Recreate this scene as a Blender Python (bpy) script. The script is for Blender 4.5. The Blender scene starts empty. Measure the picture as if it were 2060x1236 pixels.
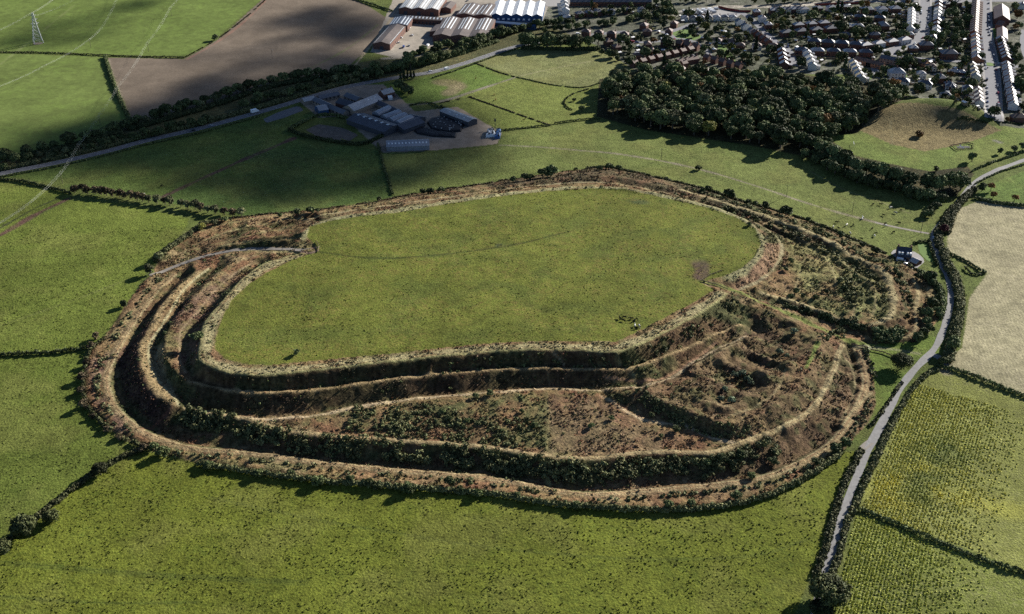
import bpy, math, random
import numpy as np
from mathutils import Vector
from mathutils.geometry import delaunay_2d_cdt
random.seed(7); RNG = np.random.default_rng(7)
S = bpy.context.scene; COL = S.collection
R = math.radians
# ------------------------------------------------------------------ camera, sky, sun, exposure
F, PITCH, HC = 2400.0, 29.8, 390.0
W0, H0 = 2060, 1236
cd = bpy.data.cameras.new('camera'); cam = bpy.data.objects.new('camera', cd); COL.objects.link(cam)
cd.sensor_width = 36; cd.lens = 36*F/W0; cd.clip_start = 1; cd.clip_end = 40000
cam.location = (0, 0, HC); cam.rotation_euler = (R(90-PITCH), 0, 0); S.camera = cam
SUN_EL = 23.3; SUN_D = np.array([0.77, 0.64])
SUN_D = SUN_D/np.linalg.norm(SUN_D)
SUN_V = Vector((SUN_D[0]*math.cos(R(SUN_EL)), SUN_D[1]*math.cos(R(SUN_EL)), math.sin(R(SUN_EL))))
w = bpy.data.worlds.new('World'); S.world = w; w.use_nodes = True
nt = w.node_tree; nt.nodes.clear()
sk = nt.nodes.new('ShaderNodeTexSky'); sk.sky_type = 'NISHITA'; sk.sun_disc = False
sk.sun_elevation = R(SUN_EL); sk.sun_rotation = math.atan2(SUN_D[0], SUN_D[1]); sk.air_density = 0.65; sk.dust_density = 0.2; sk.ozone_density = 2.5
bg = nt.nodes.new('ShaderNodeBackground'); bg.inputs[1].default_value = 0.05
wo = nt.nodes.new('ShaderNodeOutputWorld'); nt.links.new(sk.outputs[0], bg.inputs[0]); nt.links.new(bg.outputs[0], wo.inputs[0])
sl = bpy.data.lights.new('sun', 'SUN'); sun = bpy.data.objects.new('sun', sl); COL.objects.link(sun)
sl.energy = 5.0; sl.angle = R(0.55); sl.color = (1.0, 0.95, 0.87)
sun.rotation_euler = SUN_V.to_track_quat('Z', 'Y').to_euler()
S.view_settings.view_transform = 'Standard'; S.view_settings.look = 'None'; S.view_settings.gamma = 1; S.view_settings.exposure = 1.32
S.render.engine = 'CYCLES'; S.cycles.max_bounces = 4; S.cycles.transparent_max_bounces = 12; S.cycles.use_denoising = False
# ------------------------------------------------------------------ geometry of the view (places are read off the ground plane)
_s, _c = math.sin(R(PITCH)), math.cos(R(PITCH))
def ray(px, py):
    cx = (px-W0/2)/F; cy = (H0/2-py)/F
    return np.array([cx, _c+cy*_s, -_s+cy*_c])
def at(px, py, z):
    d = ray(px, py); t = (z-HC)/d[2]
    return np.array([d[0]*t, d[1]*t, z])
def vnoise(x, y, scale, seed=0):
    r = np.random.default_rng(seed); T = r.random((256, 256))
    u = x/scale; v = y/scale; i = np.floor(u).astype(int); j = np.floor(v).astype(int)
    a = u-i; b = v-j; a = a*a*(3-2*a); b = b*b*(3-2*b)
    g = lambda p, q: T[p % 256, q % 256]
    return (g(i, j)*(1-a)+g(i+1, j)*a)*(1-b)+(g(i, j+1)*(1-a)+g(i+1, j+1)*a)*b
def resample(P, step):
    P = np.asarray(P, float); d = np.r_[0, np.cumsum(np.linalg.norm(np.diff(P[:, :2], axis=0), axis=1))]
    n = max(2, int(d[-1]/step)+1); t = np.linspace(0, d[-1], n)
    return np.stack([np.interp(t, d, P[:, k]) for k in range(P.shape[1])], 1)
def smooth_line(P, it=2):
    P = np.asarray(P, float)
    for _ in range(it):
        Q = [P[0]]
        for a, b in zip(P[:-1], P[1:]): Q += [a*.75+b*.25, a*.25+b*.75]
        Q.append(P[-1]); P = np.array(Q)
    return P
def normals2(P):
    t = np.gradient(P[:, :2], axis=0); t /= np.linalg.norm(t, axis=1)[:, None]+1e-9
    return np.stack([-t[:, 1], t[:, 0]], 1)
# ------------------------------------------------------------------ base land
BASE = [(0,1236,-24),(500,1236,-26),(1000,1236,-26),(1500,1236,-27),(2060,1236,-28),(0,900,-20),(150,1000,-22),(0,600,-15),(0,420,-13),
 (220,450,-9.5),(120,540,-13),(0,200,-12),(0,0,-6),(300,0,-4),(300,110,-10),(620,40,-8),(500,150,-10),(800,50,-12),(1030,0,-12),(1500,0,-12),(2060,0,-10),
 (1200,150,-12),(700,300,-12),(520,380,-12),(300,300,-12),(1300,300,-13),(1100,320,-12),(1600,400,-15),(1800,440,-17),(2060,250,-15),(2060,400,-16),(2060,600,-18),
 (2060,800,-22),(2060,1000,-25),(1900,900,-23),(1700,1000,-23),(1840,760,-20),(1910,600,-17),(1000,1060,-22),(500,1000,-22),(170,850,-19),(160,700,-16),(1600,1040,-23),(900,370,-12),(1400,360,-13),
 (1700,200,-12),(1450,250,-12)]
BP = np.array([at(*b) for b in BASE])
far = [(x, y, -12) for x in (-3000, 0, 3000) for y in (-2500, 4500)]+[(-3000, 800, -12), (3000, 800, -16), (-1200, 300, -20), (1200, 300, -22)]
BP = np.vstack([BP, far])
def _phi(r): return np.sqrt(r*r+80.0**2)
_A = _phi(np.linalg.norm(BP[:, None, :2]-BP[None, :, :2], axis=2))+np.eye(len(BP))*-4.0
_W = np.linalg.solve(np.block([[_A, np.ones((len(BP), 1))], [np.ones((1, len(BP))), np.zeros((1, 1))]]), np.r_[BP[:, 2], 0])
def base_h(x, y):
    x = np.atleast_1d(x).astype(float); y = np.atleast_1d(y).astype(float); out = np.full(x.shape, _W[-1])
    for k in range(len(BP)): out = out+_W[k]*_phi(np.hypot(x-BP[k, 0], y-BP[k, 1]))
    return np.clip(out, -34, 0)
def on_base(px, py):
    z = -15.0
    for _ in range(12):
        p = at(px, py, z); z = float(base_h(p[0], p[1])[0])
    return at(px, py, z)
# ------------------------------------------------------------------ the fort's banks and ditches: survey lines (photo x, y, height)
OUT = [(306,552),(290,567),(270,592),(248,622),(228,655),(205,685),(185,702),(175,720),(168,750),(165,790),(175,822),(200,850),(235,877),(270,894),(300,907),(340,920),(400,934),(500,950),(600,964),(700,973),(800,980),(900,989),(1000,995),(1060,1008),(1130,1018),(1250,1026),(1340,1028),(1430,1024),(1520,1007),(1580,985),(1640,950),(1690,915),(1720,880),(1748,850),(1762,815),(1760,780),(1755,740),(1745,705),(1760,696),(1840,690),(1868,672),(1890,640),(1900,600),(1885,572),(1850,547),(1800,522),(1760,500),(1700,475),(1640,450),(1560,425),(1480,402),(1440,388),(1380,372),(1300,353),(1230,338),(1180,340),(1100,350),(1040,360),(960,373),(850,388),(760,406),(640,423),(560,430),(500,436),(450,440),(425,447),(400,460),(370,482),(335,505),(315,528)]
OUTW = np.array([on_base(*p) for p in OUT])
PTS = []
def line(pts, z, prof=((0, 0),), step=4.0):
    n = len(pts)
    if np.isscalar(z): z = [z]*n
    elif len(z) != n: z = np.interp(np.linspace(0, 1, n), np.linspace(0, 1, len(z)), z)
    P = np.array([at(p[0], p[1], zz) for p, zz in zip(pts, z)])
    P = resample(smooth_line(P, 2) if n > 2 else P, step); N = normals2(P)
    for d, dz in prof: PTS.append(np.c_[P[:, :2]+N*d, P[:, 2]+dz])
    return P
C1 = [(600,511),(560,520),(530,530),(500,550),(475,572),(446,609),(425,630),(408,655),(404,690),(400,715),(410,730),(440,743),(480,751),(530,753),(600,747),(700,735),(800,724),(900,714),(1000,704),(1100,701),(1180,703),(1225,707),(1255,703),(1295,688),(1345,663),(1395,637),(1435,612),(1465,588)]
C2L = [(470,525),(430,555),(388,597),(374,617),(345,645),(331,675),(328,697),(333,724),(345,743),(369,760)]
C2R = [(505,530),(470,552),(429,585),(405,619),(379,648),(362,665),(361,699),(362,729),(374,750)]
C2 = [(378,765),(405,771),(456,783),(498,787),(560,787),(620,783),(680,777),(782,760),(918,747),(1054,737),(1190,741),(1250,741),(1290,734),(1335,716),(1400,690),(1445,668),(1490,650)]
C3 = [(374,820),(430,831),(510,841),(580,840),(645,833),(697,820),(816,802),(952,791),(1105,778),(1190,786),(1248,783),(1299,777),(1343,760),(1367,748),(1401,722),(1452,697),(1500,678)]
C4L = [(395,545),(360,575),(325,609),(313,628),(303,651),(288,675),(279,699),(278,724),(286,746),(303,781),(322,800),(345,815)]
C4R = [(420,540),(390,562),(366,585),(350,614),(325,655),(306,682),(298,702),(300,726),(310,753),(330,779),(350,798),(359,814)]
C4 = [(372,819),(405,824),(456,834),(498,843),(527,853),(595,870),(690,878),(850,888),(986,899),(1054,909),(1122,921),(1190,923),(1292,909),(1377,906),(1428,914),(1479,894),(1547,870),(1600,848),(1641,815),(1663,772),(1680,735),(1686,708),(1696,692)]
C5 = [(355,552),(320,580),(286,629),(262,663),(247,690),(231,719),(219,750),(218,774),(231,808),(252,835),(276,855),(303,871),(337,884),(388,898),(439,903),(510,908),(600,920),(690,932),(850,946),(952,953),(1037,965),(1105,981),(1190,993),(1292,983),(1377,977),(1496,965),(1564,948),(1632,914),(1683,877),(1717,823),(1735,788),(1737,759),(1728,725),(1716,701)]
P3B = [(1209,796),(1248,819),(1273,836),(1307,848),(1358,852),(1392,863),(1435,882),(1476,889)]
Q = [(1230,788),(1306,781),(1309,797),(1333,803),(1384,829),(1418,843),(1460,849),(1503,843),(1550,825),(1590,800),(1620,765),(1640,725),(1650,690)]
EA = [(1489,583),(1524,570),(1557,543),(1572,516),(1575,497),(1565,480),(1540,459),(1500,440),(1440,420),(1380,400),(1310,382),(1240,369),(1180,366),(1100,372),(1000,383),(900,397),(800,412),(720,421),(650,432),(600,447),(560,465)]
N1 = [(1470,560),(1500,547),(1525,525),(1538,503),(1538,485),(1528,462),(1495,437),(1430,413),(1350,394),(1280,381),(1200,373),(1100,378),(1000,390),(900,404),(800,421),(720,430),(650,442),(612,462),(604,480)]
N3 = [(1520,432),(1450,410),(1380,388),(1300,366),(1230,353),(1160,354),(1080,365),(980,382),(880,394),(780,407),(680,418),(600,433),(520,455),(480,480)]
EB = [(1750,654),(1778,645),(1795,633),(1799,599),(1790,565),(1778,543),(1753,531),(1719,517),(1685,492),(1635,470),(1601,456),(1550,437),(1502,422),(1440,402),(1370,382)]
EC = [(1752,640),(1761,620),(1762,590),(1748,562),(1700,532),(1650,500),(1600,475),(1550,452)]
EO = [(1812,682),(1834,674),(1846,658),(1840,624),(1846,607),(1848,582),(1838,563)]
ED = [(1744,655),(1702,643),(1668,633),(1627,616),(1580,600),(1530,588)]
GP = [(1411,566),(1462,580),(1513,600),(1555,618),(1598,636),(1666,668),(1717,692),(1818,702)]
WP = [(306,552),(371,528),(439,508),(501,501),(569,501),(610,503),(642,497)]
WN = [(450,497),(484,488),(535,483),(600,481)]
line(C1, 0.6, ((0,0),(7,-0.7),(-1.2,-.4),(-4.5,-3.6)))
line(C2L, [-5,-5.2,-5.4]); line(C2R, [-6,-6.4,-6.6], ((0,0),(4,-1.6)))
line(C2, [-5.4,-5.6,-5.6,-6.2,-6.6,-7], ((0,0),(-1.2,-.3),(-4,-2.8),(3.5,-2.6)))
line(C3, [-12.3,-12.6,-12.4,-12.2,-11.4,-9.3], ((0,0),(-2,-.3),(3,-2.0)))
line(C4L, [-9,-9,-9.4,-10]); line(C4R, [-9.6,-9.8,-10.5], ((0,0),(4,-2)))
line(C4, [-12,-13.5,-14.2,-14.5,-14.2,-13.3,-13.5], ((0,0),(-2.5,-.4),(-5.5,-3.6),(4,-.8)))
line(C5, [-13.5,-14,-16,-18.5,-19.5,-20.3,-20.5,-19.5,-18], ((0,0),(-5,-.7),(4,-2.8)))
line(P3B, [-12.6,-13.8,-13.9], ((0,0),(4,-.9)))
line(Q, [-8.2,-8.0,-8.2,-9,-9.6], ((0,0),(8,-1.2),(-3,-2.2)))
line(EA, [-6,-6.5,-6.5,-5.5,-5,-4.5,-4.5,-5], ((0,0),))
line(N1, 0.6, ((0,0),(6,-.6)))
line(N3, [-4,-3,-2.5,-3,-4,-6])
line(EB, [-12.5,-10.5,-9,-8,-7,-5], ((0,0),(7,-2.8),(-4,-1)))
line(EC, [-12,-10,-8.8], ((0,0),(5,-1.6),(-5,-1.8)))
line(EO, [-15,-13.8,-13.2], ((0,0),(4,-1.3),(-6,-1.5)))
line(ED, [-12.5,-10.5,-7], ((0,0),(-6,-1.2),(5,-3)))
GPZ = line(GP, [0,-2,-5.5,-8,-10.5,-13.5,-16,-18], ((0,0),(3,0),(-3,.3),(-8,.6)))
line(WP, [-15,-12,-9,-6,-3.5,-1.2,0], ((0,0),(2.5,0),(-2.5,0)))
line(WN, [-7,-3.5,-1,.5])
line([(400,505),(440,478),(500,455),(560,445)], [-12,-10,-9,-8]); line([(372,506),(420,480),(480,461),(560,448),(630,438)], [-11.5,-10,-8,-7,-6], ((0,0),(3.5,-2.4),(-3.5,-2.2))); line([(430,497),(500,483),(560,476),(598,474)], [-8,-5,-3,-1.5], ((0,0),(-4,-2.4)))
for a in ([(1505,668),(1545,678),(1590,700)], [(1500,708),(1530,720),(1560,738)], [(1462,740),(1490,752),(1520,775)], [(1445,775),(1467,785),(1485,795)]):
    line(a, -13.6, ((0,0),(3.5,0),(-3,0)))
for a in ([(1480,690),(1510,700),(1548,712),(1580,725)], [(1440,722),(1480,730),(1520,748),(1550,762)], [(1420,760),(1455,768),(1500,790)], [(1410,800),(1440,820),(1500,815),(1560,780),(1600,735)]):
    line(a, -7.4, ((0,0),(2,-.2)))
for a, z in (([(1600,495),(1650,510),(1678,545),(1682,575)], [-8.2,-8.8]), ([(1545,445),(1600,470),(1650,492),(1692,520),(1718,560),(1722,600),(1715,643)], [-6.5,-8,-9.5,-11]), ([(1868,578),(1869,620),(1860,660)], [-14.2,-15.5]), ([(1395,735),(1440,712),(1490,690)], [-7.2,-7]), ([(1580,745),(1565,790),(1520,820),(1470,836)], [-8,-8.6]), ([(1702,722),(1722,760),(1718,800),(1690,848)], [-15,-17])):
    line(a, z, ((0,0),(2.5,-1.1),(-2.5,-1.1)))
line([(1560,640),(1600,650),(1650,672)], [-9,-11,-13.5]); line([(1700,740),(1690,790),(1650,850)], -15.5)
_o = resample(OUTW, 5.0)
PTS.append(_o); PTS.append(np.c_[_o[:, :2]+normals2(_o)*3.5, _o[:, 2]+1.6])
PAST = [(637,496),(618,478),(622,457),(660,446),(720,436),(800,428),(900,411),(1000,396),(1100,385),(1200,379),(1260,382),(1340,399),(1420,417),(1480,437),(1518,460),(1531,490),(1518,518),(1490,541),(1455,556),(1408,568),(1438,582),(1400,606),(1350,633),(1290,664),(1240,688),(1180,686),(1100,686),(1000,690),(900,699),(800,710),(700,720),(600,729),(540,735),(490,732),(452,722),(432,702),(434,680),(446,640),(468,602),(500,572),(540,547),(590,522),(640,506)]
PASTW = np.array([at(px, py, 0) for px, py in PAST])
def inpoly(x, y, P):
    P = np.asarray(P)[:, :2]; out = np.zeros(np.shape(x), bool)
    m = (x >= P[:, 0].min()) & (x <= P[:, 0].max()) & (y >= P[:, 1].min()) & (y <= P[:, 1].max())
    X = x[m]; Y = y[m]; o = np.zeros(X.shape, bool); n = len(P)
    for i in range(n):
        x1, y1 = P[i]; x2, y2 = P[i-1]
        if y1 == y2: continue
        c = ((y1 > Y) != (y2 > Y)) & (X < (x2-x1)*(Y-y1)/(y2-y1)+x1); o ^= c
    out[m] = o; return out
_g = np.array([(gx, gy) for gx in range(-260, 290, 22) for gy in range(540, 930, 22)], float)
_g = _g[inpoly(_g[:, 0], _g[:, 1], PASTW)]
_c0 = PASTW[:, :2].mean(0)
PTS.append(np.c_[_g, 1.6*np.exp(-((_g[:, 0]-_c0[0])/150)**2-((_g[:, 1]-_c0[1])/90)**2)])
PTS.append(np.c_[resample(np.vstack([PASTW, PASTW[:1]]), 6)[:, :2], np.zeros(len(resample(np.vstack([PASTW, PASTW[:1]]), 6)))])
# the grid of the land: 1 m over the fort, coarser outside, growing towards the horizon
def axis(a, segs, grow_lo, grow_hi, lim_lo, lim_hi):
    v = [a]
    for end, st in segs:
        while v[-1] < end: v.append(v[-1]+st)
    st = segs[-1][1]
    while v[-1] < lim_hi: st *= grow_hi; v.append(v[-1]+st)
    st = segs[0][1]; lo = [a]
    while lo[-1] > lim_lo: st *= grow_lo; lo.append(lo[-1]-st)
    return np.array(lo[::-1][:-1]+v)
XS = axis(-640, [(-300, 1.7), (320, 1.0), (640, 1.7)], 1.25, 1.25, -14000, 14000)
YS = axis(400, [(480, 1.2), (960, 1.0), (1440, 1.7)], 1.25, 1.25, -4000, 22000)
NX, NY = len(XS), len(YS)
GX, GY = np.meshgrid(XS, YS, indexing='ij')
# base evaluated on a coarse lattice and interpolated
cx = np.unique(np.r_[np.arange(-700, 701, 12), XS[(XS < -640) | (XS > 640)]]); cy = np.unique(np.r_[np.arange(380, 1500, 12), YS[(YS < 400) | (YS > 1440)]])
CX, CY = np.meshgrid(cx, cy, indexing='ij'); CB = base_h(CX.ravel(), CY.ravel()).reshape(CX.shape)
def bil(xa, ya, Z, x, y):
    i = np.clip(np.searchsorted(xa, x)-1, 0, len(xa)-2); j = np.clip(np.searchsorted(ya, y)-1, 0, len(ya)-2)
    a = np.clip((x-xa[i])/(xa[i+1]-xa[i]), 0, 1); b = np.clip((y-ya[j])/(ya[j+1]-ya[j]), 0, 1)
    return (Z[i, j]*(1-a)+Z[i+1, j]*a)*(1-b)+(Z[i, j+1]*(1-a)+Z[i+1, j+1]*a)*b
ZB = bil(cx, cy, CB, GX, GY)
P = np.vstack(PTS); _k = np.unique(np.round(P[:, :2]/1.5).astype(int), axis=0, return_index=True)[1]; P = P[_k]
_in = inpoly(P[:, 0], P[:, 1], OUTW) | (np.arange(len(P)) < 0)
_dd = np.min(np.hypot(P[:, None, 0]-_o[None, :, 0], P[:, None, 1]-_o[None, :, 1]), axis=1)
P = P[_in | (_dd < 1.0)]
res = delaunay_2d_cdt([Vector(p[:2]) for p in P], [], [], 0, 1e-4)
vs, tris, orig = res[0], res[2], res[3]
zz = [P[o[0], 2] if o else 0 for o in orig]
ZF = np.full((NX, NY), np.nan)
for t in tris:
    (ax, ay), (bx, by), (cx_, cy_) = vs[t[0]], vs[t[1]], vs[t[2]]
    i0, i1 = np.searchsorted(XS, min(ax, bx, cx_)), np.searchsorted(XS, max(ax, bx, cx_), 'right')
    j0, j1 = np.searchsorted(YS, min(ay, by, cy_)), np.searchsorted(YS, max(ay, by, cy_), 'right')
    if i0 >= i1 or j0 >= j1: continue
    X = GX[i0:i1, j0:j1]; Y = GY[i0:i1, j0:j1]; d = (by-cy_)*(ax-cx_)+(cx_-bx)*(ay-cy_)
    if abs(d) < 1e-9: continue
    l1 = ((by-cy_)*(X-cx_)+(cx_-bx)*(Y-cy_))/d; l2 = ((cy_-ay)*(X-cx_)+(ax-cx_)*(Y-cy_))/d; l3 = 1-l1-l2
    m = (l1 >= -1e-6) & (l2 >= -1e-6) & (l3 >= -1e-6)
    z = l1*zz[t[0]]+l2*zz[t[1]]+l3*zz[t[2]]; s = ZF[i0:i1, j0:j1]; s[m] = z[m]
FORT = inpoly(GX, GY, OUTW)
Z = np.where(FORT & ~np.isnan(ZF), ZF, ZB)
def blur(A, n):
    for _ in range(n):
        B = A.copy(); B[1:-1] = (A[:-2]+2*A[1:-1]+A[2:])/4; A = B.copy(); A[:, 1:-1] = (B[:, :-2]+2*B[:, 1:-1]+B[:, 2:])/4
    return A
Zs = blur(Z, 3); near = (np.abs(GX) < 420) & (GY > 440) & (GY < 1000); Z = np.where(near, Zs, Z)
PASTM = inpoly(GX, GY, PASTW); ROUGH = FORT & ~PASTM
_hum = 1+1.3*blur(inpoly(GX, GY, np.array([on_base(*p) for p in [(1250,780),(1400,720),(1500,590),(1560,460),(1700,490),(1890,590),(1850,670),(1740,700),(1740,800),(1600,900),(1450,890)]])).astype(float), 8)
Z += np.where(ROUGH, ((vnoise(GX, GY, 7, 3)-.5)*.9+(vnoise(GX, GY, 2.6, 4)-.5)*.5)*_hum, 0)
Z += np.where(~ROUGH & near, (vnoise(GX, GY, 30, 5)-.5)*.8, 0)*np.clip(1-np.abs(blur(ROUGH.astype(float), 6))*3, 0, 1)
# the rough ridge above the playing green
MC = [(1785,243,8),(1830,234,12),(1885,234,12),(1935,241,10),(1985,250,6)]
for px, py, hh in MC:
    p = on_base(px, py); Z += hh*.85*np.exp(-((GX-p[0])/24)**2-((GY-p[1])/24)**2)
WOODP = [(1215,195),(1235,165),(1330,158),(1450,158),(1560,162),(1650,170),(1740,178),(1812,190),(1795,214),(1745,246),(1720,262),(1660,300),(1600,305),(1500,290),(1400,272),(1300,258),(1225,232)]
def gz(x, y): return bil(XS, YS, Z, np.asarray(x, float), np.asarray(y, float))
def G(px, py):
    """the point of the ground seen at that place of the photograph"""
    d = ray(px, py); zt = np.linspace(22, -40, 125); t = (zt-HC)/d[2]
    g = gz(d[0]*t, d[1]*t)-zt; k = int(np.argmax(g >= 0))
    if k > 0:
        a = g[k-1]/(g[k-1]-g[k]); tt = t[k-1]+(t[k]-t[k-1])*a
    else: tt = t[-1]
    x, y = d[0]*tt, d[1]*tt
    return np.array([x, y, float(gz(x, y))])
def GL(pts, step=3.0, sm=True):
    P = np.array([G(*p) for p in pts]); P = resample(smooth_line(P, 2) if (sm and len(P) > 2) else P, step)
    P[:, 2] = gz(P[:, 0], P[:, 1]); return P
def GP_(pts): return np.array([G(*p) for p in pts])
# ------------------------------------------------------------------ materials
def newmat(name, col=(.5,.5,.5), rough=.8, spec=.3, metal=0):
    m = bpy.data.materials.new(name); m.use_nodes = True; n = m.node_tree; b = n.nodes['Principled BSDF']
    b.inputs['Base Color'].default_value = (*col, 1); b.inputs['Roughness'].default_value = rough
    b.inputs['Specular IOR Level'].default_value = spec; b.inputs['Metallic'].default_value = metal
    return m, n, b
def noise(n, co, scale, detail=3, rough=.6, lo=0., hi=1., a=.3, b=.7, dist=0):
    t = n.nodes.new('ShaderNodeTexNoise'); t.inputs['Scale'].default_value = scale; t.inputs['Detail'].default_value = detail; t.inputs['Roughness'].default_value = rough; t.inputs['Distortion'].default_value = dist
    n.links.new(co, t.inputs['Vector']); r = n.nodes.new('ShaderNodeMapRange'); n.links.new(t.outputs[0], r.inputs[0])
    r.inputs[1].default_value = a; r.inputs[2].default_value = b; r.inputs[3].default_value = lo; r.inputs[4].default_value = hi
    return r.outputs[0]
def math_(n, op, a, b):
    t = n.nodes.new('ShaderNodeMath'); t.operation = op
    for k, v in enumerate((a, b)):
        if isinstance(v, (int, float)): t.inputs[k].default_value = v
        else: n.links.new(v, t.inputs[k])
    return t.outputs[0]
def scale_(n, colr, f):
    t = n.nodes.new('ShaderNodeVectorMath'); t.operation = 'SCALE'; n.links.new(colr, t.inputs[0])
    if isinstance(f, (int, float)): t.inputs['Scale'].default_value = f
    else: n.links.new(f, t.inputs['Scale'])
    return t.outputs[0]
def mixc(n, fac, a, b):
    t = n.nodes.new('ShaderNodeMix'); t.data_type = 'RGBA'
    for s, v in ((0, fac), (6, a), (7, b)):
        if isinstance(v, (int, float)): t.inputs[s].default_value = v
        elif isinstance(v, tuple): t.inputs[s].default_value = (*v, 1)
        else: n.links.new(v, t.inputs[s])
    return t.outputs[2]
def coords(n): 
    t = n.nodes.new('ShaderNodeTexCoord'); return t.outputs['Object']
def bump(n, b, h, strength, dist):
    t = n.nodes.new('ShaderNodeBump'); t.inputs['Strength'].default_value = strength; t.inputs['Distance'].default_value = dist
    n.links.new(h, t.inputs['Height']); n.links.new(t.outputs[0], b.inputs['Normal'])
def ground_mat(name, fine=(.55,.72,1.25), mid=(.12,.8,1.2), big=(.018,.85,1.15), second=None, bumpd=.35, fa=(.3,.7), stripes=None, speck=None, third=None):
    m, n, b = newmat(name, rough=.95, spec=.05); co = coords(n)
    at_ = n.nodes.new('ShaderNodeAttribute'); at_.attribute_name = 'Col'; c = at_.outputs['Color']
    f = noise(n, co, fine[0], 4, .65, fine[1], fine[2], fa[0], fa[1]); g = noise(n, co, mid[0], 3, .6, mid[1], mid[2]); h = noise(n, co, big[0], 3, .5, big[1], big[2])
    if second:
        k = noise(n, co, second[1], 4, .65, 0, second[2], .42, .66); k2 = noise(n, co, second[1]*.12, 2, .5, .2, 1, .35, .65)
        c = mixc(n, math_(n, 'MULTIPLY', k, k2), c, second[0])
    hgt = f
    if stripes:
        mp = n.nodes.new('ShaderNodeMapping'); mp.inputs['Rotation'].default_value = (0, 0, stripes[0]); n.links.new(co, mp.inputs[0])
        wv = n.nodes.new('ShaderNodeTexWave'); wv.inputs['Scale'].default_value = stripes[1]; wv.inputs['Distortion'].default_value = stripes[4]; wv.inputs['Detail'].default_value = 2; wv.inputs['Detail Scale'].default_value = .6
        n.links.new(mp.outputs[0], wv.inputs['Vector']); r = n.nodes.new('ShaderNodeMapRange'); n.links.new(wv.outputs[1], r.inputs[0]); r.inputs[3].default_value = stripes[2]; r.inputs[4].default_value = stripes[3]
        c = scale_(n, c, r.outputs[0]); hgt = math_(n, 'ADD', f, r.outputs[0])
    
    if third: c = mixc(n, noise(n, co, third[1], 3, .55, 0, third[2], .48, .62), c, third[0])
    if speck: c = scale_(n, c, noise(n, co, speck[0], 2, .5, 1, speck[1], .58, .68))
    c = scale_(n, scale_(n, scale_(n, c, f), g), h); n.links.new(c, b.inputs['Base Color'])
    bump(n, b, hgt, .8, bumpd)
    return m
M = {}
M['pasture'] = ground_mat('pasture grass', fine=(.8,.5,1.5), second=((.055,.082,.014), .35, .55), speck=(.42,.62), third=((.135,.13,.040), .028, .3))
M['interior'] = ground_mat('grazed grass', fine=(.8,.5,1.5), mid=(.1,.78,1.2), second=((.135,.108,.032), .3, .75), speck=(.4,.62), third=((.052,.075,.020), .035, .35))
M['farpasture'] = ground_mat('striped grass', fine=(.4,.85,1.15), second=((.10,.15,.03), .12, .5), stripes=(.25,.16,.93,1.05,2.0), bumpd=.2)
M['plough'] = ground_mat('tilled soil', fine=(.5,.85,1.15), mid=(.06,.85,1.15), stripes=(-.9,.28,.92,1.06,1.5), bumpd=.2)
M['stubble'] = ground_mat('stubble', fine=(.7,.7,1.35), mid=(.15,.75,1.25), second=((.31,.275,.18), .5, .8), stripes=(.12,.14,.94,1.05,3.0))
M['maize'] = ground_mat('maize', fine=(.9,.55,1.45), mid=(.1,.8,1.2), big=(.016,.75,1.2), second=((.17,.17,.075), .5, .6), bumpd=.6)
M['rough'] = ground_mat('bracken and rough grass', fine=(.7,.5,1.5), mid=(.2,.7,1.3), second=((.17,.13,.055), .3, .5), bumpd=.6)
M['plain'] = ground_mat('trodden ground', fine=(.9,.8,1.2), mid=(.12,.8,1.2), bumpd=.05)
M['gardens'] = ground_mat('gardens', fine=(.5,.6,1.4), mid=(.12,.5,1.5), second=((.16,.15,.13), .09, .9), bumpd=.4)
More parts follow.
